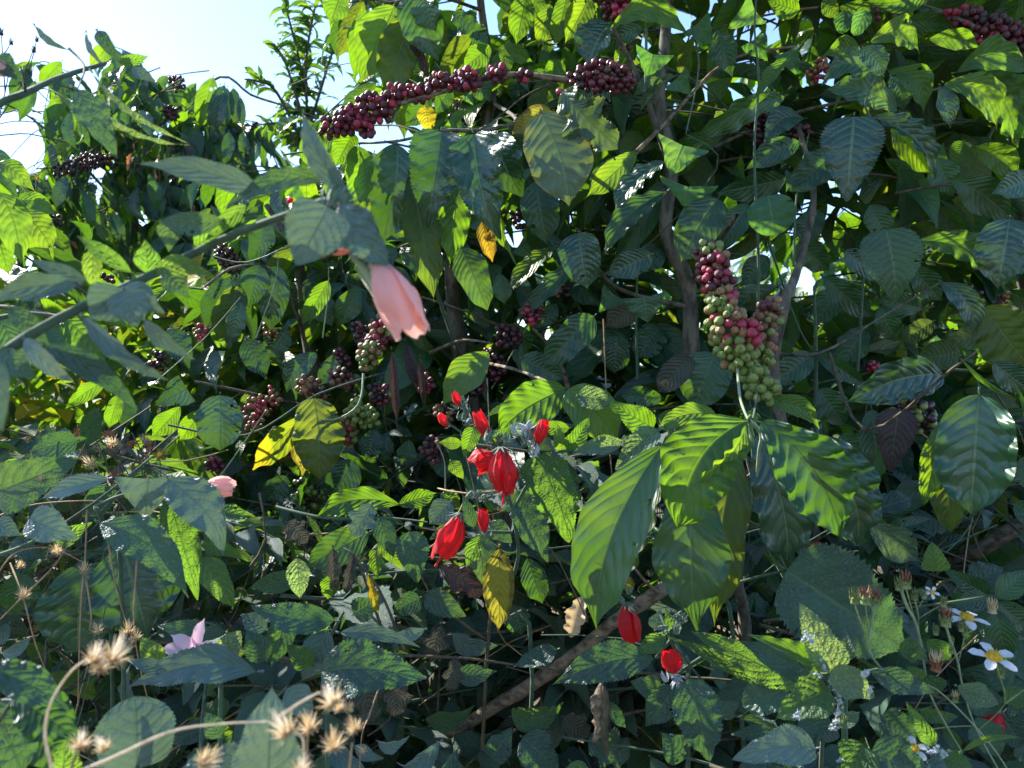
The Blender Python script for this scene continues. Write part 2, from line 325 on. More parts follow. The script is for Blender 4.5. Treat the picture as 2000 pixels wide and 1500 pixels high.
def hero(th, rows, dscale=1.0, d0=0.0):
    n = 0
    for ln in rows.strip().splitlines():
        q = ln.split()
        if len(q) < 7 or ln.strip()[0] == '#': continue
        bx, by, tx, ty, wpx, d = map(float, q[:6]); sm = q[6].split('.'); d = d * dscale + d0
        o = dict(OPT); lit = False; nm = 'leaf'; lab = None
        if sm[0] in 'olh': o.update(veins=7, quilt=.03, wave=.05)
        if sm[0] in 'cb': o.update(wave=.07)
        for a in q[7:]:
            if a == 'lit': lit = True; continue
            k_, v_ = a.split('=')
            if k_ == 'n': nm = v_
            elif k_ == 'lab': lab = v_.replace('_', ' ')
            else: o[k_] = float(v_)
        seed = int(bx * 7 + ty * 3) % 9999; rr = random.Random(seed)
        B = P(bx, by, d - o['dd'] / 2); T = P(tx, ty, d + o['dd'] / 2)
        L = (T - B).length; cr = max(.45, abs(math.cos(R(o['roll'])))); W = wpx * d / F / cr * 1.06
        x, y, z = frame(B, T, o['roll'] + rr.uniform(-5, 5))
        big = max(wpx, math.hypot(tx - bx, ty - by))
        nu, nc = (54, 7) if big > 150 else (36, 4) if big > 60 else (18, 2)
        g = leaf_geo(sm[0], L, W, nu, nc, fold=o['fold'], bend=o['bend'], arc=o['arc'], wave=o['wave'] * (1 if nu > 40 else .6), nw=o['nw'] if nu > 40 else o['nw'] * .65, quilt=o['quilt'],
                     veins=o['veins'], twist=o['twist'] + rr.uniform(-.12, .12), curl=o['curl'], asym=o['asym'], pet=o['pet'], seed=seed, tipc=o['tipc'])
        if nu >= 34 and rr.random() < .45 and sm[1] not in ('mb',):
            keep = np.ones(len(g[1]), bool)
            for _ in range(rr.choice([1, 1, 2, 3])):
                i_ = rr.randrange(4, nu - 5); j_ = rr.choice([0, 0, 1, 2 * nc - 1, 2 * nc - 2, rr.randrange(1, 2 * nc - 1)])
                keep[i_ * 2 * nc + j_] = False
                if rr.random() < .4 and 0 < j_ < 2 * nc - 1: keep[(i_ + 1) * 2 * nc + j_] = False
            g = (g[0], g[1][keep], g[2])
        r = add_leaf(th, sm[0], sm[1], mat4(x, y, z, B), L, W, geo=g, hero=True, name=nm, label=lab)
        HEROES.append((bx, by, tx, ty, wpx / 2, d))
        if lit and (d < 1.06 or bx > 1640 or th is not bushR_ref[0]):
            for f in (.15, .5, .8): LITS.append(B.lerp(T, f))
        n += 1
def tube(pts, rad, seg=7, jit=0.0, sub=4):
    P_ = [Vector(p) for p in pts]; rad = list(rad) if hasattr(rad, '__len__') else [rad] * len(P_)
    Q, RR = [], []
    for i in range(len(P_) - 1):
        p0 = P_[max(0, i - 1)]; p1 = P_[i]; p2 = P_[i + 1]; p3 = P_[min(len(P_) - 1, i + 2)]
        for k in range(sub):
            t = k / sub
            Q.append(.5 * ((2 * p1) + (p2 - p0) * t + (2 * p0 - 5 * p1 + 4 * p2 - p3) * t * t + (3 * p1 - p0 - 3 * p2 + p3) * t ** 3))
            RR.append(rad[i] * (1 - t) + rad[i + 1] * t)
    Q.append(P_[-1]); RR.append(rad[-1])
    co = []; up = Vector((.3, .9, .2)).normalized()
    for i, q in enumerate(Q):
        tn = (Q[min(i + 1, len(Q) - 1)] - Q[max(i - 1, 0)]).normalized()
        a = tn.cross(up); a = a.normalized() if a.length > 1e-4 else Vector((1, 0, 0)); b = tn.cross(a)
        for k in range(seg):
            an = k * 2 * math.pi / seg; r = RR[i] * (1 + random.uniform(-jit, jit))
            co.append(q + a * math.cos(an) * r + b * math.sin(an) * r)
    fa = []
    for i in range(len(Q) - 1):
        for k in range(seg):
            k2 = (k + 1) % seg; fa.append((i * seg + k, i * seg + k2, (i + 1) * seg + k2, (i + 1) * seg + k))
    return np.array([tuple(c) for c in co], np.float32), np.array(fa, np.int32)
def stem(th, name, pp, r, mat='twig', seg=6, jit=.08, parent=None, label=None):
    """pp: photo points (px,py,depth) or Vectors; r in metres"""
    pts = [p if isinstance(p, Vector) else P(*p) for p in pp]
    co, fa = tube(pts, r if hasattr(r, '__len__') else list(np.linspace(r, r * .45, len(pts))), seg, jit)
    o = pts[0]; co = co - np.array(tuple(o), np.float32)
    return th.part(name, mesh_from(co, fa, name=name), mat, Matrix.Translation(o), parent, label)
class Bag:
    """joins many small shapes into one stuff mesh"""
    def __init__(s): s.co = []; s.fa = []; s.uv = []; s.var = []; s.mi = []; s.mats = []; s.n = 0
    def add(s, co, fa, mat, uv=None, var=0.0):
        if mat not in s.mats: s.mats.append(mat)
        s.co.append(co); s.fa.append(fa + s.n); s.n += len(co)
        s.uv.append(uv if uv is not None else np.zeros((len(co), 2), np.float32)); s.var.append(np.full(len(co), var, np.float32))
        s.mi.append(np.full(len(fa), s.mats.index(mat), np.int32))
    def mesh(s, name):
        me = mesh_from(np.vstack(s.co), np.vstack(s.fa), np.vstack(s.uv), name, np.concatenate(s.var))
        for m in s.mats: me.materials.append(M[m])
        me.polygons.foreach_set('material_index', np.concatenate(s.mi)); return me
def xform(mw, co):
    A = np.array(mw, np.float32); return (co @ A[:3, :3].T + A[:3, 3]).astype(np.float32)
# ================================================================ the setting
def ground():
    n = 110; xs = np.concatenate([np.linspace(-300, -6, 18)[:-1], np.linspace(-6, 6, n), np.linspace(6, 300, 18)[1:]])
    ys = np.concatenate([np.linspace(-60, -1, 8)[:-1], np.linspace(-1, 8, 90), np.geomspace(8.3, 600, 24)])
    X, Y = np.meshgrid(xs, ys, indexing='ij')
    bank = .42 * np.clip((Y - .5) / 1.3, 0, 1) ** 1.5
    Z = bank + .03 * np.sin(X * 3.1 + Y * 2) * np.cos(Y * 4.3) + .012 * np.sin(X * 17) * np.sin(Y * 13 + X * 5)
    Z = np.where(np.abs(X) > 7, bank, Z)
    co = np.stack([X, Y, Z], -1).reshape(-1, 3); a, b = X.shape
    i, j = np.meshgrid(np.arange(a - 1), np.arange(b - 1), indexing='ij'); q = (i * b + j).ravel()
    fa = np.stack([q, q + b, q + b + 1, q + 1], -1)
    o = bpy.data.objects.new('ground', mesh_from(co, fa, name='ground')); C.objects.link(o); o.data.materials.append(M['ground'])
    o['kind'] = 'structure'
ground()
def gz(y): return .42 * min(1, max(0, (y - .5) / 1.3)) ** 1.5
def base(px, d): v = P(px, 750, d); return (v.x, d, gz(d))
# ================================================================ the plants
bushR = Thing('coffee_bush', 'largest coffee bush, filling the right half, with red and green cherries beside its trunk', 'coffee bush', base(1330, 1.45), 'coffee bushes')
bushR_ref[0] = bushR
bushC = Thing('coffee_bush', 'coffee bush holding a long branch of purple cherries above a row of dark hanging leaves', 'coffee bush', base(930, 1.75), 'coffee bushes')
bushD = Thing('coffee_bush', 'dark coffee bush behind the pink flower, with green, olive and yellow leaves low down', 'coffee bush', base(640, 1.9), 'coffee bushes')
bushB = Thing('coffee_bush', 'coffee bush at upper left against white sky, with narrow hanging leaves and orange withered bits', 'coffee bush', base(280, 3.2), 'coffee bushes')
bushE = Thing('coffee_bush', 'coffee bush cut off by the left edge with bright arching pleated leaves', 'coffee bush', base(-120, 1.3), 'coffee bushes')
bushT = Thing('coffee_bush', 'coffee bush at the top right corner carrying a dense dark red cherry branch', 'coffee bush', base(2000, 2.2), 'coffee bushes')
vine = Thing('climbing_vine', 'climbing vine with thin upright stems and heart shaped leaves over the largest coffee bush', 'vine', base(1480, 1.2))
pinkK = Thing('sleeping_hibiscus', 'out of focus shrub arching in from the left edge with one large drooping pink flower', 'shrub', base(-330, .5), 'hibiscus shrubs')
redM = Thing('sleeping_hibiscus', 'small shrub in the centre with furled bright red flowers and woolly grey buds', 'shrub', base(960, .95), 'hibiscus shrubs')
redB = Thing('sleeping_hibiscus', 'low shrub under the hanging coffee leaves with two red buds beside the fallen branch', 'shrub', base(1330, 1.0), 'hibiscus shrubs')
pinkF = Thing('sleeping_hibiscus', 'shrub at lower left with pale bluish leaves and a small pink flower', 'shrub', base(250, .85), 'hibiscus shrubs')
lilacP = Thing('pink_star_weed', 'low weed with a pale pink star shaped flower behind a long bluish leaf', 'weed', base(400, .85), 'weeds')
bigcof = Thing('coffee_seedling', 'young coffee plant at lower left with two very broad hanging pleated leaves', 'seedling', base(200, 1.0))
roundw = Thing('round_leaved_weed', 'out of focus weed at the bottom left with one big round pale toothed leaf', 'weed', base(270, .55), 'weeds')
cornerw = Thing('broad_leaved_weed', 'out of focus weed in the bottom left corner with wide smooth leaves', 'weed', base(-40, .55), 'weeds')
weedC = Thing('toothed_weed', 'weed below the centre left with broad dark bluish toothed leaves lying nearly flat', 'weed', base(620, .8), 'weeds')
yellowW = Thing('withering_weed', 'straggly weed in the centre with a hanging yellow leaf and shrivelled grey brown leaves', 'weed', base(900, 1.05), 'weeds')
mallow = Thing('mallow_weed', 'mallow with one very large toothed dark green leaf right of the hanging coffee leaves', 'weed', base(1530, 1.0), 'weeds')
wooly = Thing('mallow_weed', 'mallow at lower right whose stem and leaves carry white woolly mealybugs', 'weed', base(1620, .75), 'weeds')
daisyW = Thing('beggarticks', 'wild daisies with white petals and brown seed heads on thin branching stems at lower right', 'flowering weed', base(1900, .8), 'flowering weeds')
pinw = Thing('whorled_weed', 'dark weed at the right edge, leaves in a star around one dried flower head', 'weed', base(1940, 1.1), 'weeds')
bottomw = Thing('leafy_weed', 'dark low weed along the bottom edge between the fallen branch and the woolly mallow', 'weed', base(1500, .85), 'weeds')
redR = Thing('sleeping_hibiscus', 'red flowering shrub at the lower right edge, mostly hidden behind daisies', 'shrub', base(1950, 1.0), 'hibiscus shrubs')
tallw = Thing('tall_bushy_weed', 'tall slender weed with many small pointed leaves against the sky, left of the cherry branch', 'weed', base(590, 2.7))

hero(bushC, """
775 283 745 475 100 1.22 b.cs roll=-20 bend=.12 fold=.3
862 258 836 446 118 1.15 o.cs ser=0 bend=.14 fold=.38 quilt=.075 curl=.2
925 262 978 468 112 1.13 o.cs ser=0 bend=.14 fold=.4 quilt=.075 curl=.2 arc=.05
970 262 1020 384 84 1.17 b.cs bend=.2 fold=.35 roll=15 quilt=.07
1058 222 1112 404 122 1.12 b.cx bend=.08 fold=.15 arc=-.05 wave=.03
1100 178 1208 292 92 1.1 x.cx bend=.12 fold=.3 wave=.10 roll=10
1078 216 1000 262 44 1.2 b.yl roll=20 lit
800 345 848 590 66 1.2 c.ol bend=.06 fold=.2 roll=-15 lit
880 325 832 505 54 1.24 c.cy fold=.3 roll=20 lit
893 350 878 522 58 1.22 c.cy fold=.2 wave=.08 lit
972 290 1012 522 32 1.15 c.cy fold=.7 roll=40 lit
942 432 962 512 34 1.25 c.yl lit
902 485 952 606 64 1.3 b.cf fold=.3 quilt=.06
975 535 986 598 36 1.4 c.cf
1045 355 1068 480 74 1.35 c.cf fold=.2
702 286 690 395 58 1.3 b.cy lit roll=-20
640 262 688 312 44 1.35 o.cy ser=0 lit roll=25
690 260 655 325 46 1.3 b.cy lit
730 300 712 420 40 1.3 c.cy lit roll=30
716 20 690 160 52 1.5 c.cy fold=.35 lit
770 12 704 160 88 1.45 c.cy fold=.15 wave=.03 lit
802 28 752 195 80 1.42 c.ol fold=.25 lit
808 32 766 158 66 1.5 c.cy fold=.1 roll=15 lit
806 58 836 152 36 1.4 x.dp fold=.7 wave=.12
800 -14 856 120 80 1.38 b.cf fold=.25 quilt=.06
828 -16 852 62 60 1.36 c.cf fold=.3 roll=25
668 -24 644 52 48 1.5 c.cy lit
885 26 952 78 52 1.5 x.cf wave=.12
930 50 945 108 34 1.5 c.cf
958 90 902 138 42 1.5 c.cy lit
972 96 1042 122 32 1.5 c.cy lit arc=-.06
1000 100 960 150 40 1.55 c.cf
830 205 838 262 36 1.45 c.yg lit
840 190 790 250 44 1.5 c.cf
1028 -12 1008 92 48 1.6 c.cy lit wave=.08
1074 8 1050 98 38 1.6 c.cy lit wave=.08
1106 -8 1084 92 42 1.55 c.cy lit
1152 -10 1102 88 54 1.5 c.cy lit fold=.4
1050 -18 1020 68 52 1.65 c.cy lit
1100 120 1060 165 40 1.5 c.cy lit
1040 140 1095 170 34 1.5 c.cy lit
920 150 960 200 40 1.55 c.cf
880 170 850 225 34 1.55 c.cf
1085 485 990 575 34 1.45 c.cy roll=40 lit
1130 500 1003 628 34 1.4 c.cf roll=30 arc=-.08
955 688 866 790 64 1.25 c.cy fold=.12 arc=.04 wave=.02 quilt=.02
1105 760 972 852 84 1.0 b.cy fold=.25 arc=.08 quilt=.03
1106 764 1208 856 88 .98 b.cy fold=.25 arc=-.06 quilt=.03 lit
1010 560 1062 620 40 1.6 c.cf
870 600 905 680 50 1.7 c.cf
980 520 925 560 34 1.6 c.cf
""")
hero(bushR, """
1192 46 1148 130 74 1.3 b.cs roll=35 fold=.5 quilt=.06 lit
1192 56 1346 72 48 1.22 c.cy roll=-25 arc=-.24 fold=.35 quilt=.08 lit
1256 54 1174 108 36 1.3 c.cf arc=.1 lit
1292 128 1234 192 26 1.3 c.cf
1236 90 1196 128 32 1.4 c.cy lit
1318 150 1250 218 46 1.2 x.cx roll=30 fold=.6 curl=.5
1532 190 1340 272 50 1.3 c.cf roll=-20 arc=.1 fold=.3 twist=.6
1242 298 1142 388 48 1.3 c.cy fold=.25 lit
1302 314 1200 434 42 1.25 c.cs roll=40 arc=.08
1302 374 1178 505 48 1.2 c.cf roll=20 fold=.3 arc=.08 lit
1536 350 1398 378 52 1.35 c.cs roll=-30 arc=.07
1402 388 1330 514 84 1.25 b.cf fold=.2 bend=.08 arc=.03
1462 398 1400 494 52 1.3 c.cf fold=.35
1626 305 1542 374 66 1.25 b.cf fold=.3
1668 228 1654 394 106 1.15 o.cs ser=0 fold=.15 bend=.08 quilt=.035 wave=.025 spots=0
1700 228 1826 352 54 1.2 c.cs roll=-35 fold=.7 arc=-.1 lit
1740 250 1822 345 40 1.22 c.cy roll=30 arc=-.1 fold=.5
1752 216 1604 178 56 1.25 c.cf roll=20 arc=.10 fold=.25
1735 138 1803 222 52 1.25 c.cy arc=-.22 fold=.4 quilt=.08 roll=-20 lit
1740 150 1765 220 40 1.3 c.cf arc=-.1
1836 168 1856 252 34 1.25 c.cs roll=-30
1846 163 1946 254 62 1.25 c.cy roll=-30 arc=-.18 fold=.4 quilt=.085 lit
1868 155 1988 288 84 1.3 c.cy roll=-30 arc=-.14 fold=.4 quilt=.085 lit
1868 142 2015 142 58 1.25 c.cy roll=-20 arc=-.2 fold=.3 quilt=.085 lit
1815 76 1912 94 38 1.3 c.cy arc=-.1 lit
1700 82 1796 104 54 1.3 c.cy roll=-25 arc=-.26 fold=.35 quilt=.085 lit
1758 46 1872 54 36 1.4 c.cy arc=-.06
1640 14 1712 46 36 1.4 c.cy arc=-.1 lit
1650 22 1646 66 34 1.35 r.vn
1608 -2 1638 36 30 1.4 c.cy lit
1680 94 1726 150 44 1.2 c.cs roll=-20 arc=-.08 lit
1682 104 1604 112 38 1.3 c.cy arc=.2 lit
1722 150 1604 168 52 1.3 c.cf arc=.26 roll=20 quilt=.07
1572 232 1492 278 48 1.35 c.cs arc=.2 quilt=.085 roll=30
1562 278 1453 334 48 1.3 c.cf arc=.06
1860 350 1978 430 66 1.25 c.cf fold=.2 arc=-.05
1830 308 1862 384 52 1.3 c.cf
2014 350 1938 378 54 1.2 c.cs
1900 290 1988 345 52 1.35 c.cy arc=-.12 lit quilt=.07
1882 276 1868 318 38 1.35 r.cy lit
1972 428 1948 565 104 1.15 b.cs fold=.35 quilt=.07
1790 470 1965 575 56 1.25 c.cy arc=-.14 fold=.35 roll=-30 lit
1730 448 1747 590 104 1.1 o.cf ser=0 fold=.15 bend=.06 wave=.02 quilt=.03 arc=-.04
1650 490 1738 548 44 1.25 b.cs
1838 552 1906 656 46 1.2 c.cs arc=-.12 roll=-20
1608 540 1706 622 50 1.4 c.cf
1800 602 1708 580 44 1.4 c.cf
1720 598 1750 668 46 1.4 c.cf
1842 734 1653 786 80 1.05 b.cs fold=.32 arc=.10 quilt=.04 roll=-12 bend=.12
1590 686 1692 752 40 1.3 c.cf fold=.6 lit
1586 694 1500 750 54 1.3 b.cf
1872 695 1990 782 30 1.0 c.cy fold=1.1 curl=.3 quilt=.12 roll=20
1975 740 2004 905 32 .98 c.cy fold=1.1 curl=.3 quilt=.12 arc=-.08
1912 770 1896 1010 150 .95 b.cs fold=.22 curl=.6 wave=.07 nw=4 quilt=.05 bend=.05 veins=9 lit
1838 828 1802 992 50 1.0 c.cy wave=.12 nw=5 fold=.4 lit
1852 880 1856 1038 68 1.02 b.ol wave=.05
1755 798 1738 922 72 1.15 o.dp ser=0 fold=.3
1702 800 1716 938 54 1.2 b.cf
1940 708 2012 762 54 1.1 c.cs
1920 600 2012 720 104 1.2 b.ol fold=.2 quilt=.06
1872 690 1790 700 60 1.35 b.ol
1932 650 1842 672 48 1.5 c.ol
1822 628 1752 672 40 1.5 c.ol lit
1130 455 1148 565 92 1.15 b.cs fold=.5 roll=10 quilt=.05 curl=.1
1272 498 1184 538 52 1.3 b.cs
1255 560 1266 632 84 1.3 h.cf
1160 618 1060 714 64 1.35 b.cf fold=.2
1352 698 1284 768 54 1.25 b.dg arc=.05 wave=.06
1396 690 1358 790 94 1.3 r.cf quilt=.05 veins=8
1205 655 1200 730 56 1.45 b.cf
1292 778 1208 772 42 1.3 c.cf
1088 594 1048 642 34 1.5 c.cf
1300 480 1240 530 50 1.4 c.cf
1240 590 1180 640 52 1.5 c.dg
1560 470 1620 530 54 1.5 c.cf
1640 560 1590 640 54 1.5 c.cf
1500 500 1445 560 50 1.5 c.cf
1600 410 1560 480 50 1.4 c.cf
1690 640 1640 720 56 1.4 c.cf
1780 520 1840 590 50 1.45 c.cf
1700 400 1735 470 50 1.35 c.cf
1600 760 1650 830 60 1.3 b.cf
1640 850 1700 900 56 1.3 b.cf
1290 640 1240 700 60 1.5 b.cf
1020 700 1100 740 56 1.4 b.cf
""")
# the low spray of big leaves in the light, in front of everything else
hero(bushR, """
1488 780 1600 838 38 .92 c.cy arc=-.16 lit
1400 812 1285 838 42 .86 b.cy arc=.12 lit
1470 800 1462 842 26 .84 c.cy lit
1590 850 1672 1066 112 .84 b.cs arc=-.10 wave=.08 nw=6 quilt=.045 fold=.3
1480 850 1536 1114 104 .86 c.cs fold=.32 quilt=.06 arc=-.06
1440 870 1396 1224 98 .86 c.ol fold=.25 wave=.05 nw=5 arc=.02
1290 945 1212 1148 70 .84 c.ol roll=30 fold=.5
1352 925 1362 1232 132 .80 c.cf wave=.045 nw=4 fold=.15 quilt=.02 bend=.08 arc=.02
1292 872 1166 1238 138 .76 c.cf fold=.42 wave=.03 quilt=.02 roll=12 arc=.07 bend=.10 curl=.1
1458 822 1322 1036 138 .74 b.cy fold=.22 wave=.045 nw=6 quilt=.055 roll=8 arc=.11 bend=.16 lit
1456 830 1350 950 36 .72 c.cy fold=.5 wave=.10 roll=-40 arc=-.04 lit
1488 822 1642 1056 134 .76 c.cf fold=.25 wave=.075 nw=7 quilt=.06 arc=-.09 bend=.10 curl=.3 lit
1488 826 1612 868 30 .77 c.mb fold=.5 roll=30 arc=-.1 wave=.1 lit
""")  # last row: extra pale leaf standing in for the highlight on an upper edge
hero(vine, """
1280 90 1262 152 74 1.15 h.vn fold=.25 lit
1342 262 1310 342 92 1.12 h.vn fold=.12
1345 352 1334 402 108 1.1 h.vn fold=.3 bend=.2
1500 382 1514 460 86 1.1 r.vn fold=.12 veins=5
1492 6 1422 56 58 1.3 h.vn lit
1562 22 1500 2 44 1.35 c.cy lit
1350 30 1390 90 56 1.3 h.vn
1400 60 1430 150 50 1.35 c.cf
1460 60 1500 120 52 1.35 h.vn
1530 80 1560 150 44 1.3 h.vn
1545 110 1470 200 26 1.15 c.cy roll=30 fold=.5
1310 140 1350 185 50 1.3 h.vn
1210 560 1170 610 50 1.4 h.vn
1000 470 1040 500 40 1.4 h.vn
1690 20 1668 70 34 1.3 r.vn
1560 330 1535 375 40 1.25 h.vn
1810 280 1850 330 42 1.35 h.vn lit
1960 230 2000 270 44 1.3 h.vn lit
905 180 925 205 24 1.2 h.vn
560 360 600 395 30 1.6 h.vn lit
""")
hero(bushD, """
596 812 494 918 52 1.3 c.yg roll=-20 arc=.06 fold=.3 lit
612 778 626 938 92 1.28 b.ol fold=.12 quilt=.05 arc=-.03
612 782 590 930 66 1.32 c.yl wave=.08 lit
642 548 590 634 38 1.5 c.cy lit
506 518 486 598 52 1.5 b.cs quilt=.05 fold=.3 lit
452 545 402 642 60 1.5 b.cs quilt=.085 fold=.35
466 560 428 668 60 1.48 b.ol fold=.3 lit
472 590 448 668 36 1.45 c.cs
540 520 528 645 56 1.55 b.cs quilt=.085
396 742 302 792 58 1.3 h.cs quilt=.06 fold=.2
352 795 296 855 40 1.4 c.cy lit
430 772 430 882 88 1.3 b.cs quilt=.08 fold=.35
396 800 350 862 40 1.45 c.cy lit
246 780 238 832 44 1.5 c.cs
214 742 128 798 30 1.4 c.cy arc=.05 lit
617 688 560 768 44 1.5 c.cs quilt=.08 arc=.1
662 690 622 755 36 1.5 c.cs quilt=.08
692 900 638 978 64 1.4 b.cs
736 840 714 900 46 1.45 c.cs quilt=.09
756 850 750 905 28 1.5 c.cs quilt=.09
800 860 788 910 36 1.45 c.cf
765 685 776 828 30 1.25 c.dp fold=1.0 quilt=.12 n=dry_leaf
792 668 816 768 34 1.3 c.dp fold=.9 quilt=.12 n=dry_leaf
820 700 830 800 24 1.35 c.dp fold=1.0 n=dry_leaf
700 560 660 640 46 1.6 c.cf
610 560 650 640 50 1.6 c.cf
560 640 520 700 50 1.65 c.cs quilt=.08
840 880 900 930 50 1.4 c.cf
560 930 520 980 50 1.5 c.cs
480 660 520 740 50 1.6 c.cs quilt=.08
330 640 370 720 50 1.6 c.cs quilt=.08
232 770 212 838 30 1.45 c.cy lit
780 985 612 1018 48 1.05 c.cy arc=.14 lit fold=.3
720 1040 600 1105 66 1.1 b.cf
780 985 856 962 34 1.15 c.cy lit
860 965 900 990 40 1.2 c.cy lit
740 1048 786 1112 34 1.02 l.cy lit
740 1060 738 1130 24 1.05 c.cy lit roll=40
""")
hero(bushE, """
-2 375 42 515 64 1.1 c.cy fold=.3 quilt=.06 lit arc=-.06
34 408 104 505 58 1.15 c.cy fold=.3 quilt=.06 lit arc=-.1
24 398 114 428 34 1.1 c.cy arc=-.2 lit
-4 318 68 374 38 1.15 c.cy arc=-.08
118 618 208 718 66 1.05 c.cy fold=.35 quilt=.07 arc=-.06
95 640 150 720 50 1.1 c.cf quilt=.07
-10 440 18 540 50 1.2 c.cy lit
0 620 60 740 56 .95 c.cf
40 400 -10 470 44 1.2 c.cy lit
""")
hero(bushB, """
416 152 386 256 42 2.6 c.cy quilt=.07 lit
430 168 412 268 26 2.6 c.cs
444 172 436 258 24 2.6 c.cs
456 172 462 244 22 2.6 c.cs
438 166 420 262 26 2.55 c.cs
470 190 474 255 16 2.6 c.cs
120 120 75 170 30 2.5 c.cy lit
215 88 175 130 30 2.6 c.cy lit
""")
hero(pinkK, """
68 50 136 98 14 .62 l.mb roll=50
168 64 204 128 14 .62 l.mb roll=50
-8 112 46 160 44 .5 l.ml
236 122 292 110 24 .6 l.mg lit
250 142 262 160 20 .6 l.mg lit
182 144 372 282 15 .55 l.mp roll=55 arc=-.06 fold=.5
148 176 376 284 13 .54 l.mp roll=60 fold=.5
150 176 230 312 62 .52 l.ml roll=-20 fold=.35 arc=.03
258 132 306 162 24 .6 l.mb
190 60 235 125 26 .62 l.ml
516 376 274 320 50 .44 l.mb arc=.05 fold=.22 bend=.06
642 350 438 406 42 .44 l.ml arc=.06 fold=.35 roll=20 lit
682 378 590 212 46 .43 l.mb fold=.45 roll=-25 arc=-.05
640 388 588 225 30 .44 l.mg roll=40 fold=.4 lit
640 404 578 520 116 .40 o.mb fold=.2 bend=.08
664 402 762 524 84 .41 l.mb fold=.25 arc=.04
432 430 306 432 46 .46 l.ml arc=-.05 lit
332 428 330 492 44 .47 l.ml
256 532 150 460 32 .46 l.mg lit fold=.4
180 488 182 568 36 .46 l.mg
296 540 426 545 38 .46 l.mg arc=-.18 lit
290 534 284 468 44 .47 l.mg lit
320 528 372 585 48 .48 l.ml
480 400 400 470 30 .47 l.mg
240 566 176 622 84 .42 l.mb fold=.15
244 566 268 640 78 .42 l.mb fold=.15
240 564 322 612 60 .43 l.mb
150 556 -14 590 52 .43 l.mb arc=.08 fold=.35
170 548 62 508 28 .46 l.mb
164 620 338 746 36 .43 l.mb roll=35 fold=.4
282 624 380 702 32 .46 l.mb roll=30
88 676 274 808 50 .42 l.ml arc=-.08 fold=.35
48 662 148 748 36 .41 l.mb roll=30
-4 690 78 742 50 .42 l.ml
-12 698 4 842 42 .33 l.mb
20 600 100 680 40 .45 l.ml
700 540 760 500 26 .43 l.ml
660 440 700 480 30 .42 l.mg lit
600 470 580 440 30 .43 l.mg lit
380 480 430 450 36 .5 l.mg
""")
hero(pinkF, """
-20 965 156 896 94 .85 o.ml quilt=.05
290 898 284 1014 108 .8 h.mb ser=.08
328 935 436 1082 82 .78 l.mb arc=-.1 fold=.2
194 1022 368 1168 80 .75 l.ml arc=-.12 fold=.25 bend=.12
326 966 386 1172 62 .8 l.mg fold=.3 lit
58 1012 152 1052 66 .72 o.mb
-6 1020 40 1046 38 .7 o.mb
210 935 80 975 34 .8 l.mb roll=30
395 1088 458 1188 54 .85 l.mg lit
392 1064 484 1096 28 .88 l.cy lit arc=-.08
220 950 160 1010 50 .9 l.ml
110 1060 180 1020 36 .85 l.mg lit
20 1060 90 1090 40 .9 l.ml
150 860 60 880 50 .95 o.ml
""")
hero(lilacP, """
500 1312 252 1342 70 .7 l.mb arc=.1 fold=.25 bend=.1
315 1302 274 1242 42 .72 l.mg lit
420 1300 470 1232 70 .76 o.mp
330 1310 250 1290 30 .7 l.mb
442 1236 304 1222 38 .85 l.ml
520 1290 480 1230 50 .78 l.ml
""")
hero(bigcof, """
238 1062 290 1244 160 .92 c.cs ser=.02 fold=.15 quilt=.06 bend=.08 veins=10 wave=.03
160 1100 150 1280 142 .98 c.cs fold=.15 quilt=.06 veins=11 wave=.03
40 1120 30 1200 70 1.0 b.cf quilt=.06
""")
hero(roundw, """
268 1500 262 1360 136 .52 r.mb ser=.04 fold=.1 veins=6 wave=.03
520 1540 532 1336 120 .45 l.mb fold=.12 wave=.02 ser=0
520 1495 330 1515 86 .5 l.mb
430 1440 400 1390 40 .6 l.ml
""")
hero(cornerw, """
-34 1300 136 1388 66 .45 c.ml arc=-.04
26 1360 158 1446 86 .47 c.cf
-14 1370 44 1510 110 .5 b.ml
120 1520 130 1440 60 .5 l.mg
60 1420 150 1500 80 .52 b.cf
""")
hero(weedC, """
652 1212 488 1182 58 .8 l.ml arc=-.06 ser=.06
628 1312 834 1326 96 .72 o.ml arc=-.05 fold=.22 bend=.1 ser=.08
664 1236 820 1264 30 .78 l.mb arc=-.08
610 1300 560 1260 44 .78 l.mg
580 1090 586 1170 44 .85 l.mp spots=.5
726 984 690 1048 56 .95 x.mb wave=.1
600 1180 640 1260 44 .85 l.mg
560 1200 530 1300 54 .85 l.ml
640 1230 590 1330 60 .8 l.mb
690 1200 740 1170 50 .95 l.ml
520 1230 470 1200 44 .9 l.mb
650 1120 640 1170 36 .95 c.cy lit
510 1290 545 1230 30 .85 c.mg lit
560 1345 610 1400 60 .8 l.mb
""")
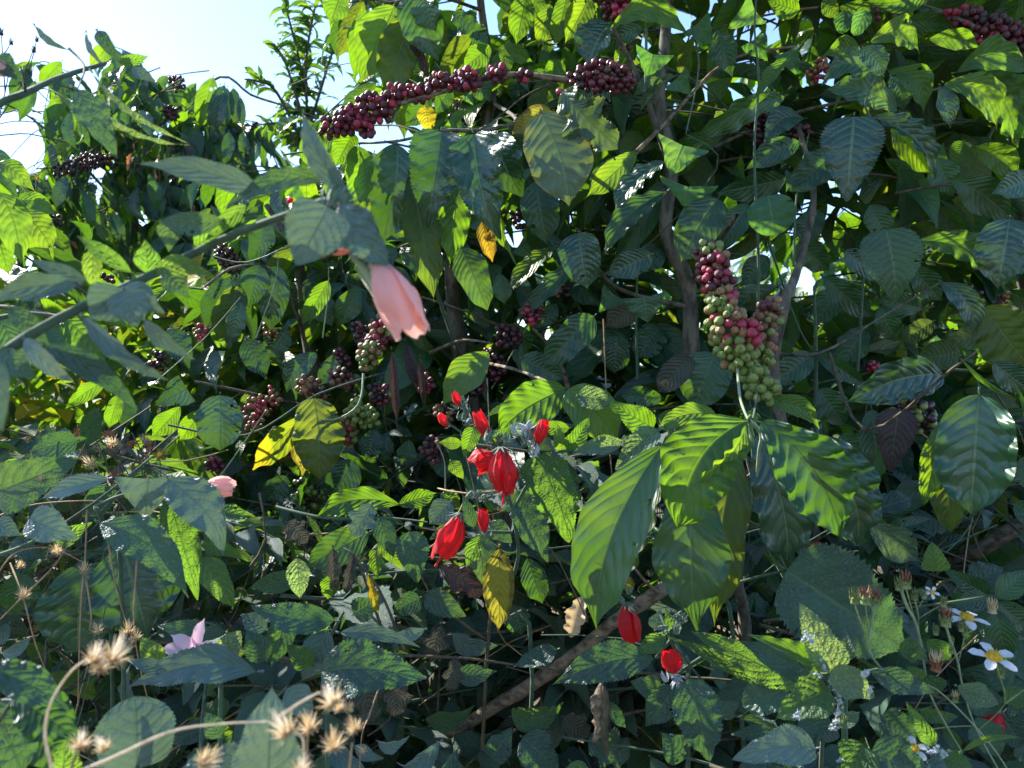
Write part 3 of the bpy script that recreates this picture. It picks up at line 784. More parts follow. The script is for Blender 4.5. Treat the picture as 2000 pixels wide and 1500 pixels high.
hero(yellowW, """
975 1072 974 1228 58 .95 b.yl fold=.15 wave=.05 spots=1 lit
858 1105 946 1162 56 1.05 x.dp wave=.12 n=dry_leaf
800 1038 815 1138 60 1.0 o.ml
880 980 838 1025 50 1.0 l.mb quilt=.08
935 1040 945 1144 56 .97 l.ml
938 1048 910 1108 34 .93 l.mg
820 1168 764 1198 42 1.0 o.ml
832 1165 910 1204 48 .98 o.wd lit
650 1070 655 1160 36 .95 x.dg wave=.14 fold=.7 n=dry_leaf
690 1085 676 1160 34 .95 x.dg wave=.14 fold=.7 n=dry_leaf
720 1125 738 1198 28 .92 x.yl fold=.8 wave=.1 n=dry_leaf
890 1285 880 1350 46 .95 x.dg wave=.12 fold=.5 n=dry_leaf
1140 1180 1128 1225 30 1.05 x.fl n=dry_leaf
1220 1120 1232 1160 26 .95 c.yl
740 1010 770 1090 40 1.0 l.ml
700 1320 730 1410 70 .9 x.dg wave=.14 n=dry_leaf
780 1320 770 1400 60 .92 x.dg wave=.14 n=dry_leaf
860 1220 840 1290 50 .98 x.dg wave=.1 n=dry_leaf
560 1020 600 1060 50 1.0 x.dg wave=.12 n=dry_leaf
1030 1090 1060 1180 50 1.05 c.cf
1000 1180 1020 1240 50 1.05 c.cf
""".replace('x.fl', 'x.dr'))
hero(redM, """
1276 836 1188 786 50 .86 o.cy lit ser=.1 quilt=.06
1114 882 1150 816 38 .86 o.cy lit ser=.1 quilt=.06
1098 884 1088 828 28 .87 l.cy lit
1112 836 1042 836 28 .88 l.cy lit
1212 870 1112 888 36 .85 l.mp fold=.4 roll=20
1286 842 1202 918 50 .84 o.mp fold=.4 roll=20 lit
1130 772 1208 790 44 .95 o.mp lit
1048 888 1112 1060 88 .86 o.mg arc=-.04 fold=.2 ser=.08 quilt=.05
1010 958 1070 1098 62 .92 l.ml
902 866 856 864 24 .86 l.cy lit
925 835 906 892 34 .85 o.cy lit
962 870 1000 830 30 .88 l.cy lit
1290 830 1340 800 36 .9 o.mg lit
925 1030 904 966 26 .88 l.ml
955 1020 1000 1060 40 .95 l.ml
880 900 905 935 26 .9 l.cy lit
1040 960 980 1000 40 .95 l.ml
1150 870 1220 860 34 .9 l.mp
""")
hero(redB, """
1276 1286 1078 1338 72 .82 l.ml arc=.08 fold=.2 ser=.1 quilt=.05
1345 1326 1386 1488 88 .78 o.ml ser=.05 fold=.25
1566 1340 1348 1232 66 .8 l.mg fold=.25 bend=.12 ser=.08
1545 1346 1306 1244 42 .82 l.mg
1494 1330 1398 1364 56 .85 o.ml
1300 1240 1240 1280 34 .82 l.mg lit
1318 1238 1300 1188 26 .84 l.mg lit
1280 1230 1290 1190 34 .86 l.mb
1320 1340 1260 1420 60 .88 l.ml
1300 1350 1230 1330 50 .9 l.ml
""")
hero(mallow, """
1536 1114 1772 1270 186 .88 o.ml ser=.03 fold=.12 bend=.06 wave=.03 quilt=.02 veins=6
1700 1024 1796 1096 64 1.1 c.wd
1830 1116 1820 1058 46 1.0 o.mg
1640 1010 1700 1060 50 1.15 c.cf
1560 1060 1600 1100 40 1.1 c.cf
""")
hero(wooly, """
1632 1308 1562 1178 70 .7 o.mp ser=.1 fold=.3
1616 1312 1462 1240 40 .7 l.cy ser=.14 fold=.5 roll=25 lit
1600 1320 1440 1250 60 .74 l.ml ser=.1
1622 1310 1708 1362 58 .69 o.mp ser=.08
1620 1346 1518 1402 74 .7 o.mg ser=.12 quilt=.06
1700 1312 1826 1352 46 .74 l.ml
1536 1346 1450 1378 64 .8 r.ml
1650 1290 1655 1240 36 .72 l.mp
1640 1420 1680 1390 26 .72 c.mp
1560 1400 1640 1440 60 .78 o.ml
""")
hero(bottomw, """
1592 1462 1428 1484 66 .75 o.mb arc=.08
1700 1470 1812 1510 90 .72 o.ml
1690 1455 1650 1520 70 .72 o.mg
1560 1500 1480 1540 60 .75 o.ml
1824 1456 1768 1368 32 .74 l.mg lit
1340 1480 1290 1430 60 .9 l.ml
1150 1440 1230 1480 80 .95 x.wd
1400 1400 1440 1340 50 .9 l.ml
1720 1400 1790 1440 60 .85 o.ml
1100 1400 1150 1440 60 1.0 x.dg n=dry_leaf
1020 1440 1090 1500 70 .95 o.ml
960 1480 1000 1420 50 .95 o.ml
1840 1480 1900 1500 40 .75 l.mg lit
""")
hero(pinw, """
1932 1172 1848 1182 40 1.0 l.cf
1945 1168 2015 1112 46 1.0 l.cf
1948 1176 2020 1236 50 1.0 l.cf
1944 1190 1968 1296 52 1.0 l.cf
1932 1164 1842 1110 44 1.05 l.cf
1900 1140 1960 1110 60 1.1 o.ml
1930 1190 1880 1270 44 1.05 l.cf
1990 1250 2030 1330 60 1.0 o.ml
""")
hero(daisyW, """
1780 1262 1804 1290 30 .75 h.mg lit
1756 1270 1800 1268 44 .76 r.mg lit
1800 1330 1770 1300 34 .76 l.mg
1870 1340 1950 1375 46 .74 l.mp
1800 1345 1850 1330 36 .76 l.mg lit
1960 1370 2010 1350 40 .74 l.mg
1880 1468 1990 1440 14 .70 g.cy arc=-.08 lit
1910 1400 1950 1480 60 .8 l.ml
1810 1250 1860 1290 40 .8 l.mg
""")
for k, (x, y) in enumerate([(1905, 1345), (1985, 1365), (1960, 1400), (2000, 1440)]):
    hero(redR, f"{x} {y} {x + 40} {y + 60} 60 .95 o.ml")

# ---------------------------------------------------------------- woody stems
stem(bushR, 'trunk', [Vector(bushR.loc), (1352, 900, 1.45), (1350, 700, 1.42), (1345, 560, 1.4), (1300, 450, 1.38), (1312, 330, 1.36), (1288, 200, 1.36), (1300, 60, 1.4), (1310, -120, 1.45)],
     [.024, .019, .0145, .0135, .0115, .011, .010, .009, .006], 'bark', 12, .12)
stem(bushR, 'branch', [(1590, 1050, 1.3), (1512, 760, 1.25), (1530, 600, 1.22), (1560, 520, 1.25), (1590, 380, 1.3), (1560, 250, 1.35)], [.012, .010, .0085, .006, .005, .004], 'bark', 10, .12)
stem(bushR, 'branch', [(1345, 560, 1.4), (1400, 480, 1.3), (1440, 420, 1.2)], .006, 'bark')
stem(bushR, 'branch', [(1210, 330, 1.3), (1300, 240, 1.34), (1420, 120, 1.4), (1560, 90, 1.4)], .0045, 'deadwood')
stem(bushR, 'branch', [(1310, 330, 1.5), (1500, 240, 1.45), (1640, 200, 1.4), (1870, 165, 1.4), (2020, 80, 1.4)], .004, 'bark')
stem(bushR, 'branch', [(1310, 330, 1.36), (1250, 160, 1.3), (1195, 50, 1.25)], .006, 'bark')
stem(bushR, 'branch', [(1350, 700, 1.42), (1500, 690, 1.3), (1600, 690, 1.2), (1720, 620, 1.25), (1840, 550, 1.2)], .003, 'bark')
stem(bushR, 'branch', [(1620, 690, 1.25), (1690, 840, 1.1), (1860, 720, 1.0), (1905, 690, .98)], .0028, 'twig')
stem(bushR, 'branch', [(1375, 495, 1.0), (1410, 560, .95), (1432, 640, .93), (1440, 720, .92), (1446, 780, .85), (1462, 822, .78)], .0026, 'palestem', 7, .12)
stem(bushR, 'branch', [(1530, 600, 1.2), (1480, 690, .98), (1478, 770, .90), (1470, 818, .80)], .0020, 'greenstem', 7, .12)
stem(bushR, 'branch', [(1462, 822, .78), (1486, 845, .80), (1482, 880, .80), (1478, 930, .81)], .0026, 'palestem', 7, .2)
stem(bushR, 'branch', [(1460, 1300, 1.1), (1452, 1190, 1.08), (1440, 1130, 1.05), (1430, 1000, 1.15)], .010, 'bark')
stem(bushR, 'branch', [(1120, 800, 1.5), (1090, 700, 1.5), (1040, 640, 1.5)], .006, 'deadwood')
stem(bushR, 'branch', [(1350, 600, 1.4), (1200, 560, 1.4), (1130, 450, 1.2)], .005, 'bark')
for q in [[(1796, 830, 3.0), (1800, 700, 3.), (1796, 560, 3.)], [(1852, 830, 3.4), (1850, 700, 3.4), (1855, 560, 3.4)]]:
    stem(bushT, 'trunk', q, .028, 'bark', 8)
stem(bushC, 'trunk', [Vector(bushC.loc), (930, 900, 1.7), (900, 700, 1.65), (880, 520, 1.6), (900, 400, 1.6), (960, 200, 1.6), (940, 20, 1.6), (930, -120, 1.6)], [.024, .02, .017, .014, .012, .010, .008, .006], 'bark', 9)
stem(bushC, 'branch', [(1290, 160, 1.36), (1180, 165, 1.3), (1040, 148, 1.28), (960, 150, 1.27), (860, 180, 1.25), (760, 210, 1.25), (660, 250, 1.27), (610, 262, 1.3)], [.007, .006, .005, .0045, .004, .0035, .003, .002], 'deadwood')
stem(bushC, 'branch', [(960, 200, 1.6), (1010, 235, 1.35), (940, 255, 1.18), (860, 255, 1.18), (780, 275, 1.22), (700, 280, 1.3)], .004, 'bark')
stem(bushC, 'branch', [(940, 20, 1.6), (840, -10, 1.45), (760, 5, 1.48), (700, -20, 1.5)], .004, 'bark')
stem(bushC, 'branch', [(900, 700, 1.65), (850, 560, 1.3), (800, 350, 1.25)], .004, 'greenstem')
stem(bushC, 'branch', [(900, 700, 1.65), (1000, 720, 1.3), (1105, 760, 1.02)], .004, 'deadwood')
stem(bushC, 'branch', [(840, 690, 1.5), (900, 665, 1.45), (960, 670, 1.4)], .004, 'deadwood')
stem(bushD, 'trunk', [Vector(bushD.loc), (640, 950, 1.85), (630, 800, 1.8), (600, 650, 1.8), (580, 500, 1.8), (520, 400, 1.8)], [.022, .02, .018, .015, .011, .006], 'bark', 9)
stem(bushD, 'branch', [(330, 830, 1.35), (480, 850, 1.32), (620, 770, 1.3), (760, 725, 1.35)], .0022, 'greenstem')
stem(bushD, 'branch', [(710, 730, 1.3), (700, 790, 1.27), (650, 820, 1.27), (590, 812, 1.28)], .0022, 'palestem')
stem(bushD, 'branch', [(630, 800, 1.8), (560, 560, 1.6), (470, 520, 1.5), (400, 560, 1.5)], .005, 'bark')
stem(bushD, 'branch', [(630, 800, 1.8), (450, 760, 1.4), (380, 745, 1.32)], .004, 'bark')
stem(bushD, 'branch', [(540, 990, 1.1), (640, 1012, 1.04), (760, 1012, 1.02), (835, 1020, 1.0)], .0026, 'greenstem')
stem(bushB, 'trunk', [Vector(bushB.loc), (290, 800, 3.2), (270, 600, 3.1), (260, 420, 3.0), (250, 330, 2.9), (240, 260, 2.8)], [.03, .028, .025, .018, .010, .004], 'bark', 8)
stem(bushB, 'branch', [(250, 300, 3.), (340, 220, 2.8), (430, 150, 2.6), (490, 185, 2.55), (560, 208, 2.5), (620, 230, 2.5)], .006, 'bark')
stem(bushB, 'branch', [(250, 420, 3.), (150, 310, 2.8), (60, 230, 2.7), (-20, 190, 2.6)], .006, 'bark')
stem(bushB, 'branch', [(260, 380, 3.), (330, 330, 2.8), (240, 320, 2.6), (70, 330, 2.5)], .005, 'bark')
stem(bushE, 'trunk', [Vector(bushE.loc), P(-110, 800, 1.3), P(-90, 500, 1.25), P(-20, 390, 1.15)], [.02, .018, .012, .004], 'bark', 8)
stem(bushE, 'branch', [(-90, 600, 1.2), (20, 600, 1.1), (118, 618, 1.05)], .004, 'bark')
stem(bushT, 'trunk', [Vector(bushT.loc), (2010, 700, 2.2), (1990, 300, 2.1), (1950, 50, 2.0), (1930, -100, 2.0)], [.03, .026, .02, .012, .006], 'bark', 8)
stem(bushT, 'branch', [(2060, 110, 1.4), (1960, 85, 1.35), (1880, 40, 1.35), (1820, 20, 1.4)], .006, 'bark')
for q, r in [([(1484, 900, 1.3), (1472, 700, 1.25), (1482, 540, 1.2), (1473, 300, 1.18), (1482, 160, 1.2), (1474, 60, 1.2), (1480, -40, 1.2)], .0026), ([(1262, 180, 1.2), (1262, 90, 1.2), (1262, 20, 1.25), (1260, -40, 1.3)], .0028), ([(1550, 520, 1.2), (1556, 380, 1.25), (1580, 260, 1.35)], .0022),
             ([(1592, 900, 1.3), (1594, 690, 1.3), (1590, 560, 1.3)], .0035), ([(1672, 760, 1.35), (1680, 640, 1.35), (1690, 500, 1.35)], .0035), ([(1350, 50, 1.3), (1365, 130, 1.3), (1340, 260, 1.15)], .002), ([(1500, 470, 1.2), (1560, 640, 1.3), (1600, 700, 1.3)], .002),
             ([(1245, 740, 1.4), (1243, 600, 1.4), (1250, 420, 1.4)], .0028), ([(1120, 560, 1.4), (1240, 500, 1.4), (1400, 330, 1.2), (1340, 262, 1.13)], .0016), ([(1700, 230, 1.16), (1690, 200, 1.16), (1712, 150, 1.15)], .002)]:
    stem(vine, 'stem', q, r, 'greenstem', 6)
vines2 = [[(415, 500, 1.4), (480, 512, 1.4), (560, 480, 1.4), (610, 440, 1.5)], [(500, 660, 1.3), (535, 560, 1.3), (543, 510, 1.3), (540, 490, 1.3)], [(630, 660, 1.3), (640, 580, 1.3), (642, 520, 1.3)], [(870, 960, 1.2), (868, 900, 1.2), (850, 860, 1.2)],
          [(300, 750, 1.3), (400, 660, 1.3), (470, 580, 1.3)], [(430, 930, 1.2), (480, 860, 1.2), (520, 800, 1.2)], [(1040, 620, 1.5), (1000, 690, 1.5), (960, 760, 1.5)], [(900, 760, 1.4), (940, 880, 1.3), (950, 960, 1.3)], [(560, 170, 1.6), (700, 120, 1.6), (830, 170, 1.5)]]
for q in vines2: stem(vine, 'tendril', q, .0012, 'palestem', 5)
# blurred shrub on the left
stem(pinkK, 'stem', [Vector(pinkK.loc), (-120, 770, .45), (-10, 700, .43), (75, 645, .43), (160, 600, .44), (300, 535, .46), (430, 470, .47), (560, 420, .45), (650, 392, .43), (690, 450, .42), (735, 512, .42)], [.005, .004, .0032, .003, .0028, .0026, .0024, .0022, .002, .0016, .0014], 'greenstem', 9)
stem(pinkK, 'stem', [(-120, 300, .5), (-10, 208, .52), (50, 182, .54), (120, 150, .58), (205, 124, .62)], [.003, .0026, .0024, .002, .0016], 'greenstem', 8)
stem(pinkK, 'stem', [(50, 182, .54), (46, 150, .52), (40, 130, .5)], .0013, 'greenstem')
stem(pinkK, 'stem', [(135, 95, .62), (165, 130, .6), (150, 176, .56)], .0012, 'greenstem')
stem(pinkK, 'stem', [(-10, 622, .6), (60, 612, .6), (140, 622, .6)], .0022, 'greenstem')
stem(pinkK, 'bud', [(692, 498, .42), (730, 550, .415), (762, 612, .41)], [.0030, .0026, .001], 'palestem', 6, .2)
stem(pinkK, 'bud', [(700, 520, .425), (735, 575, .42), (750, 600, .42)], [.0026, .0022, .0008], 'palestem', 6, .2)
stem(pinkK, 'bud', [(620, 500, .425), (655, 485, .42)], [.0026, .0028], 'greenstem', 6, .2)
# other shrub stems
for th, qs in [(redM, [[Vector(redM.loc), (1040, 1330, 1.0), (985, 1200, .97), (1012, 1090, .95), (1000, 1000, .92), (975, 890, .88), (955, 850, .86)], [(1000, 1000, .92), (1060, 900, .88), (1110, 880, .86), (1190, 875, .86), (1286, 838, .85), (1300, 820, .88)], [(985, 930, .9), (920, 860, .87), (868, 822, .87)], [(1000, 1040, .93), (940, 1035, .9), (900, 1000, .9)]]),
               (redB, [[Vector(redB.loc), (1345, 1400, .95), (1330, 1310, .85), (1305, 1235, .84), (1290, 1200, .85)], [(1330, 1310, .85), (1420, 1270, .84), (1560, 1342, .82)], [(1310, 1250, .84), (1280, 1284, .83)], [(1312, 1240, .84), (1340, 1290, .83), (1390, 1350, .85)]]),
               (pinkF, [[Vector(pinkF.loc), (240, 1200, .9), (200, 1020, .8), (195, 985, .8), (325, 940, .8)], [(-40, 1095, .8), (60, 1060, .78), (180, 985, .8), (300, 890, .82)], [(200, 1000, .8), (290, 895, .82)], [(325, 960, .8), (400, 950, .85)]]),
               (wooly, [[Vector(wooly.loc), (1650, 1500, .75), (1636, 1420, .74), (1640, 1370, .72), (1612, 1318, .71), (1625, 1290, .71)], [(1640, 1380, .72), (1700, 1310, .73), (1745, 1320, .74)]]),
               (mallow, [[Vector(mallow.loc), (1440, 1300, 1.0), (1400, 1160, .98), (1450, 1135, .93), (1536, 1114, .89)], [(1700, 1200, 1.1), (1640, 1080, 1.1), (1560, 1060, 1.1)]]),
               (weedC, [[Vector(weedC.loc), (640, 1400, .86), (622, 1300, .84), (655, 1225, .84), (672, 1195, .84)], [(612, 1290, .8), (640, 1310, .76)]]),
               (lilacP, [[Vector(lilacP.loc), (430, 1420, .80), (425, 1340, .80), (385, 1270, .775)]]),
               (bigcof, [[Vector(bigcof.loc), (220, 1350, 1.0), (200, 1100, .97), (240, 1062, .93)], [(200, 1100, .97), (160, 1106, .98)]]),
               (roundw, [[Vector(roundw.loc), (268, 1600, .53), (268, 1500, .52)], [(420, 1700, .5), (520, 1540, .45)]]),
               (cornerw, [[Vector(cornerw.loc), (-60, 1500, .5), (-34, 1300, .45)], [(-60, 1500, .5), (30, 1360, .47)]]),
               (pinw, [[Vector(pinw.loc), (1945, 1350, 1.05), (1940, 1175, 1.0)]]),
               (bottomw, [[Vector(bottomw.loc), (1600, 1560, .8), (1592, 1462, .76)], [(1600, 1560, .8), (1700, 1470, .73)], [(1600, 1560, .9), (1340, 1480, .9), (1100, 1440, .95)]]),
               (redR, [[Vector(redR.loc), (1940, 1460, .98), (1940, 1420, .96), (1990, 1360, .95)]]),
               (yellowW, [[Vector(yellowW.loc), (950, 1300, 1.03), (975, 1060, .97), (930, 1000, 1.0)], [(950, 1250, 1.03), (840, 1160, 1.0), (800, 1040, 1.0)], [(750, 1240, .96), (700, 1100, .96), (670, 1070, .97)], [(790, 1270, .95), (740, 1150, .95), (690, 1090, .95)], [(770, 1280, .96), (900, 1285, .96), (1020, 1300, .98), (1120, 1310, 1.0)]])]:
    for i, q in enumerate(qs): stem(th, 'stem', q, .0032 if i == 0 else .0022, 'twig' if th in (yellowW,) else 'greenstem', 6)
fb = Thing('fallen_branch', 'bare brown fallen branch slanting across the lower middle, under the big hanging coffee leaves', 'branch', P(870, 1440, 1.1), 'fallen branches')
stem(fb, 'limb', [(850, 1450, 1.12), (930, 1402, 1.1), (1040, 1335, 1.08), (1120, 1280, 1.07), (1190, 1222, 1.06), (1250, 1180, 1.06), (1320, 1135, 1.07), (1400, 1080, 1.1)], [.0075, .0085, .0098, .0088, .0082, .0096, .0090, .007], 'deadwood', 12, .13)
stem(fb, 'side_twig', [(1290, 1160, 1.06), (1265, 1140, 1.04), (1240, 1110, 1.03)], .003, 'deadwood')
fb2 = Thing('fallen_branch', 'smooth pale fallen branch leaning at the right edge above the daisies', 'branch', P(1840, 1110, 1.5), 'fallen branches')
stem(fb2, 'limb', [(1700, 1150, 1.6), (1840, 1104, 1.45), (1900, 1080, 1.4), (1960, 1045, 1.38), (2040, 1000, 1.35)], [.008, .009, .013, .014, .015], 'deadwood', 12, .05)
fb3 = Thing('broken_stalk', 'short dark broken stick lying among the leaf litter left of the large mallow leaf', 'branch', P(1700, 1080, 1.4))
stem(fb3, 'limb', [(1600, 1050, 1.5), (1690, 1080, 1.4), (1750, 1112, 1.35)], .006, 'bark', 8)

# ---------------------------------------------------------------- cherries
def sphere(seg=10, ring=7):
    co = []; cap = []
    for i in range(ring + 1):
        th = math.pi * i / ring
        for k in range(seg):
            a = k * 2 * math.pi / seg; r = math.sin(th); co.append((r * math.cos(a), r * math.sin(a), 1.14 * math.cos(th) - (.10 if i == 0 else 0))); cap.append(1.0 if i <= 0 else (.0))
    fa = [(i * seg + k, i * seg + (k + 1) % seg, (i + 1) * seg + (k + 1) % seg, (i + 1) * seg + k) for i in range(ring) for k in range(seg)]
    return np.array(co, np.float32), np.array(fa, np.int32), np.array(cap, np.float32)
SPH = sphere(); CHM = {}
def cherry_mesh(mat):
    if mat not in CHM:
        me = mesh_from(SPH[0], SPH[1], name='cherry'); a = me.attributes.new('cap', 'FLOAT', 'POINT'); a.data.foreach_set('value', SPH[2]); me.materials.append(M[mat]); CHM[mat] = me
    return CHM[mat]
def cherries(th, path, R0, dia, n, mats, parent=None, seed=1, clump=None):
    """packs cherries round a branch; mats: list of (t, [names]) along the path"""
    dia *= .80; n = int(n * 1.65)
    r = random.Random(seed); pts = [P(*p) for p in path]; acc = []
    seglen = [0]
    for a, b in zip(pts, pts[1:]): seglen.append(seglen[-1] + (b - a).length)
    for tries in range(n * 60):
        if len(acc) >= n: break
        t = r.random(); s = t * seglen[-1]
        i = max(j for j in range(len(pts) - 1) if seglen[j] <= s + 1e-9)
        q = pts[i].lerp(pts[i + 1], (s - seglen[i]) / max(1e-6, seglen[i + 1] - seglen[i]))
        if clump and (t * clump) % 1 > .62: continue
        RR = R0 * (1 - .25 * abs(2 * t - 1))
        v = Vector((r.gauss(0, 1), r.gauss(0, 1), r.gauss(0, 1))).normalized() * RR * r.uniform(.55, 1.0)
        p = q + v
        if all((p - a[0]).length > dia * .84 for a in acc): acc.append((p, v.normalized(), t))
    for p, v, t in acc:
        ms = [m for lim, m in mats if t <= lim][0]
        th.cher.append((p, v, dia / 2 * r.choice([r.uniform(.9, 1.1), r.uniform(.9, 1.1), r.uniform(.68, .95)]), r.choice(ms)))
PU = [(1, ['cpurple', 'cpurple', 'cpurple', 'cred'])]; DK = [(1, ['cdark', 'cdark', 'cpurple'])]
cherries(bushR, [(1385, 492, .98), (1400, 540, .96), (1412, 590, .95)], .021, .0135, 62, [(.25, ['cpurple', 'cgreen', 'cturn']), (.85, ['cred', 'cpurple', 'cpurple']), (1, ['cred', 'cturn', 'cgreen'])], seed=3)
cherries(bushR, [(1410, 590, .95), (1425, 640, .94), (1462, 660, .93)], .024, .0142, 58, [(.35, ['cturn', 'cgreen', 'cgreen', 'cred']), (.7, ['cgreen', 'cgreen', 'cturn']), (1, ['cred', 'cred', 'cturn'])], seed=4)
cherries(bushR, [(1420, 670, .94), (1450, 700, .93)], .022, .0150, 34, [(1, ['cgreen', 'cgreen', 'cgreen', 'cturn'])], seed=5)
cherries(bushR, [(1505, 600, .99), (1490, 650, .97), (1485, 700, .96)], .019, .0135, 52, [(.3, ['cturn', 'cpurple', 'cbrown']), (.7, ['cturn', 'cbrown', 'cgreen']), (1, ['cgreen', 'cturn', 'cgreen'])], seed=6)
cherries(bushR, [(1470, 735, .93), (1500, 765, .91)], .018, .0150, 20, [(1, ['cgreen'])], seed=7)
cherries(bushR, [(1190, -20, 1.3), (1215, 18, 1.3)], .032, .016, 34, PU, seed=8)
cherries(bushR, [(1130, 160, 1.24), (1180, 145, 1.24), (1215, 158, 1.24)], .026, .0150, 52, [(1, ['cpurple', 'cpurple', 'cpurple', 'cdark'])], seed=9)
cherries(bushR, [(1095, 182, 1.2), (1105, 180, 1.2)], .008, .015, 4, PU, seed=10)
cherries(bushR, [(1210, 82, 1.35), (1222, 90, 1.35)], .012, .013, 5, PU, seed=11)
cherries(bushR, [(1482, 230, 1.45), (1490, 270, 1.45)], .026, .015, 30, DK, seed=12)
cherries(bushR, [(1550, 256, 1.4), (1575, 262, 1.4)], .014, .014, 16, DK, seed=13)
cherries(bushR, [(1590, 150, 1.4), (1605, 125, 1.4)], .018, .011, 22, [(1, ['cbrown', 'cred', 'cturn'])], seed=14)
cherries(bushR, [(1695, 20, 1.4), (1702, 30, 1.4)], .016, .014, 14, PU, seed=15)
cherries(bushR, [(1755, 22, 1.4), (1762, 26, 1.4)], .014, .014, 8, [(1, ['cpurple', 'cbrown'])], seed=16)
cherries(bushR, [(1770, 800, 1.2), (1810, 820, 1.2)], .03, .017, 26, [(1, ['cgreen', 'cdark', 'cdark'])], seed=17)
cherries(bushR, [(1695, 714, 1.4), (1715, 718, 1.4)], .010, .012, 8, PU, seed=18)
cherries(bushR, [(1895, 575, 1.5), (1900, 600, 1.5)], .025, .014, 14, DK, seed=19)
cherries(bushR, [(1940, 615, 1.7), (1960, 580, 1.7)], .02, .013, 12, [(1, ['cred', 'cbrown'])], seed=20)
cherries(bushR, [(1080, 565, 1.5), (1095, 570, 1.5)], .02, .014, 10, DK, seed=21)
cherries(bushR, [(1030, 612, 1.4), (1045, 610, 1.4)], .02, .014, 18, PU, seed=22)
cherries(bushT, [(1885, 40, 1.36), (1930, 62, 1.35), (1975, 80, 1.34), (2020, 90, 1.34)], .030, .0165, 105, [(1, ['cpurple', 'cpurple', 'cpurple', 'cred', 'cdark'])], seed=23)
cherries(bushT, [(1852, 28, 1.36), (1862, 34, 1.36)], .010, .016, 5, PU, seed=24)
cherries(bushC, [(642, 250, 1.27), (672, 236, 1.26), (700, 232, 1.26), (712, 250, 1.25)], .021, .0150, 52, PU, seed=31)
cherries(bushC, [(690, 228, 1.26), (735, 205, 1.25), (745, 222, 1.25)], .022, .0150, 40, PU, seed=32)
cherries(bushC, [(762, 188, 1.25), (780, 184, 1.25)], .017, .0152, 18, PU, seed=33)
cherries(bushC, [(806, 178, 1.25), (832, 186, 1.25)], .015, .0150, 17, PU, seed=34)
cherries(bushC, [(845, 160, 1.25), (878, 158, 1.25)], .016, .0150, 20, PU, seed=35)
cherries(bushC, [(905, 152, 1.25), (920, 162, 1.25)], .021, .0152, 32, PU, seed=36)
cherries(bushC, [(965, 140, 1.26), (978, 150, 1.26)], .016, .0155, 15, PU, seed=37)
cherries(bushC, [(1018, 148, 1.27), (1030, 142, 1.27)], .010, .0155, 5, PU, seed=38)
cherries(bushC, [(985, 650, 1.45), (1000, 665, 1.45)], .022, .0150, 34, DK, seed=39)
cherries(bushC, [(950, 700, 1.5), (970, 725, 1.5)], .026, .0150, 36, DK, seed=40)
cherries(bushC, [(905, 755, 1.5), (930, 760, 1.5)], .020, .0150, 26, DK, seed=41)
cherries(bushC, [(900, 215, 1.6), (950, 205, 1.6)], .03, .013, 30, [(1, ['cdark', 'cbrown'])], seed=42)
cherries(bushC, [(890, 230, 1.6), (905, 240, 1.6)], .02, .012, 14, [(1, ['cdark', 'cbrown'])], seed=43)
cherries(bushD, [(770, 605, 1.35), (745, 650, 1.34), (735, 665, 1.34)], .024, .0150, 44, [(.5, ['cturn', 'cgreen', 'cpurple', 'cdark']), (1, ['cred', 'cpurple', 'cturn'])], seed=51)
cherries(bushD, [(722, 680, 1.33), (716, 708, 1.33)], .020, .0150, 26, [(1, ['cgreen', 'cgreen', 'cturn'])], seed=52)
cherries(bushD, [(655, 735, 1.35), (678, 745, 1.35)], .018, .0140, 18, [(1, ['cpurple', 'cbrown', 'cdark'])], seed=53)
cherries(bushD, [(596, 748, 1.4), (620, 770, 1.4)], .021, .0140, 26, [(1, ['cbrown', 'cdark', 'cturn'])], seed=54)
cherries(bushD, [(735, 762, 1.4), (745, 775, 1.4)], .018, .0150, 16, [(1, ['cpurple', 'cdark', 'cgreen'])], seed=55)
cherries(bushD, [(690, 800, 1.35), (725, 818, 1.35)], .022, .0140, 28, [(1, ['cgreen'])], seed=56)
cherries(bushD, [(672, 830, 1.35), (680, 858, 1.35)], .019, .0140, 24, [(1, ['cturn', 'cgreen', 'cred'])], seed=57)
cherries(bushD, [(590, 945, 1.45), (610, 985, 1.45), (575, 990, 1.45)], .026, .0140, 34, [(1, ['cgreen', 'cdark'])], seed=58)
cherries(bushD, [(840, 870, 1.35), (850, 890, 1.35)], .020, .0140, 20, [(1, ['cpurple', 'cbrown', 'cdark'])], seed=59)
cherries(bushD, [(432, 490, 1.6), (455, 520, 1.6)], .022, .013, 34, DK, seed=60)
cherries(bushD, [(530, 770, 1.45), (480, 830, 1.45)], .03, .012, 34, [(1, ['cbrown', 'cbrown', 'cred', 'cturn'])], seed=61)
cherries(bushD, [(395, 640, 1.4), (390, 655, 1.4)], .012, .012, 8, [(1, ['cbrown', 'cred'])], seed=62)
cherries(bushB, [(110, 335, 2.5), (160, 318, 2.5), (220, 312, 2.5)], .030, .016, 70, DK, seed=71)
cherries(bushB, [(330, 215, 2.6), (335, 225, 2.6)], .026, .017, 16, DK, seed=72)
cherries(bushB, [(85, 430, 2.0), (98, 432, 2.0)], .030, .017, 24, DK, seed=73)
cherries(bushB, [(340, 165, 2.7), (350, 160, 2.7)], .03, .016, 14, DK, seed=74)

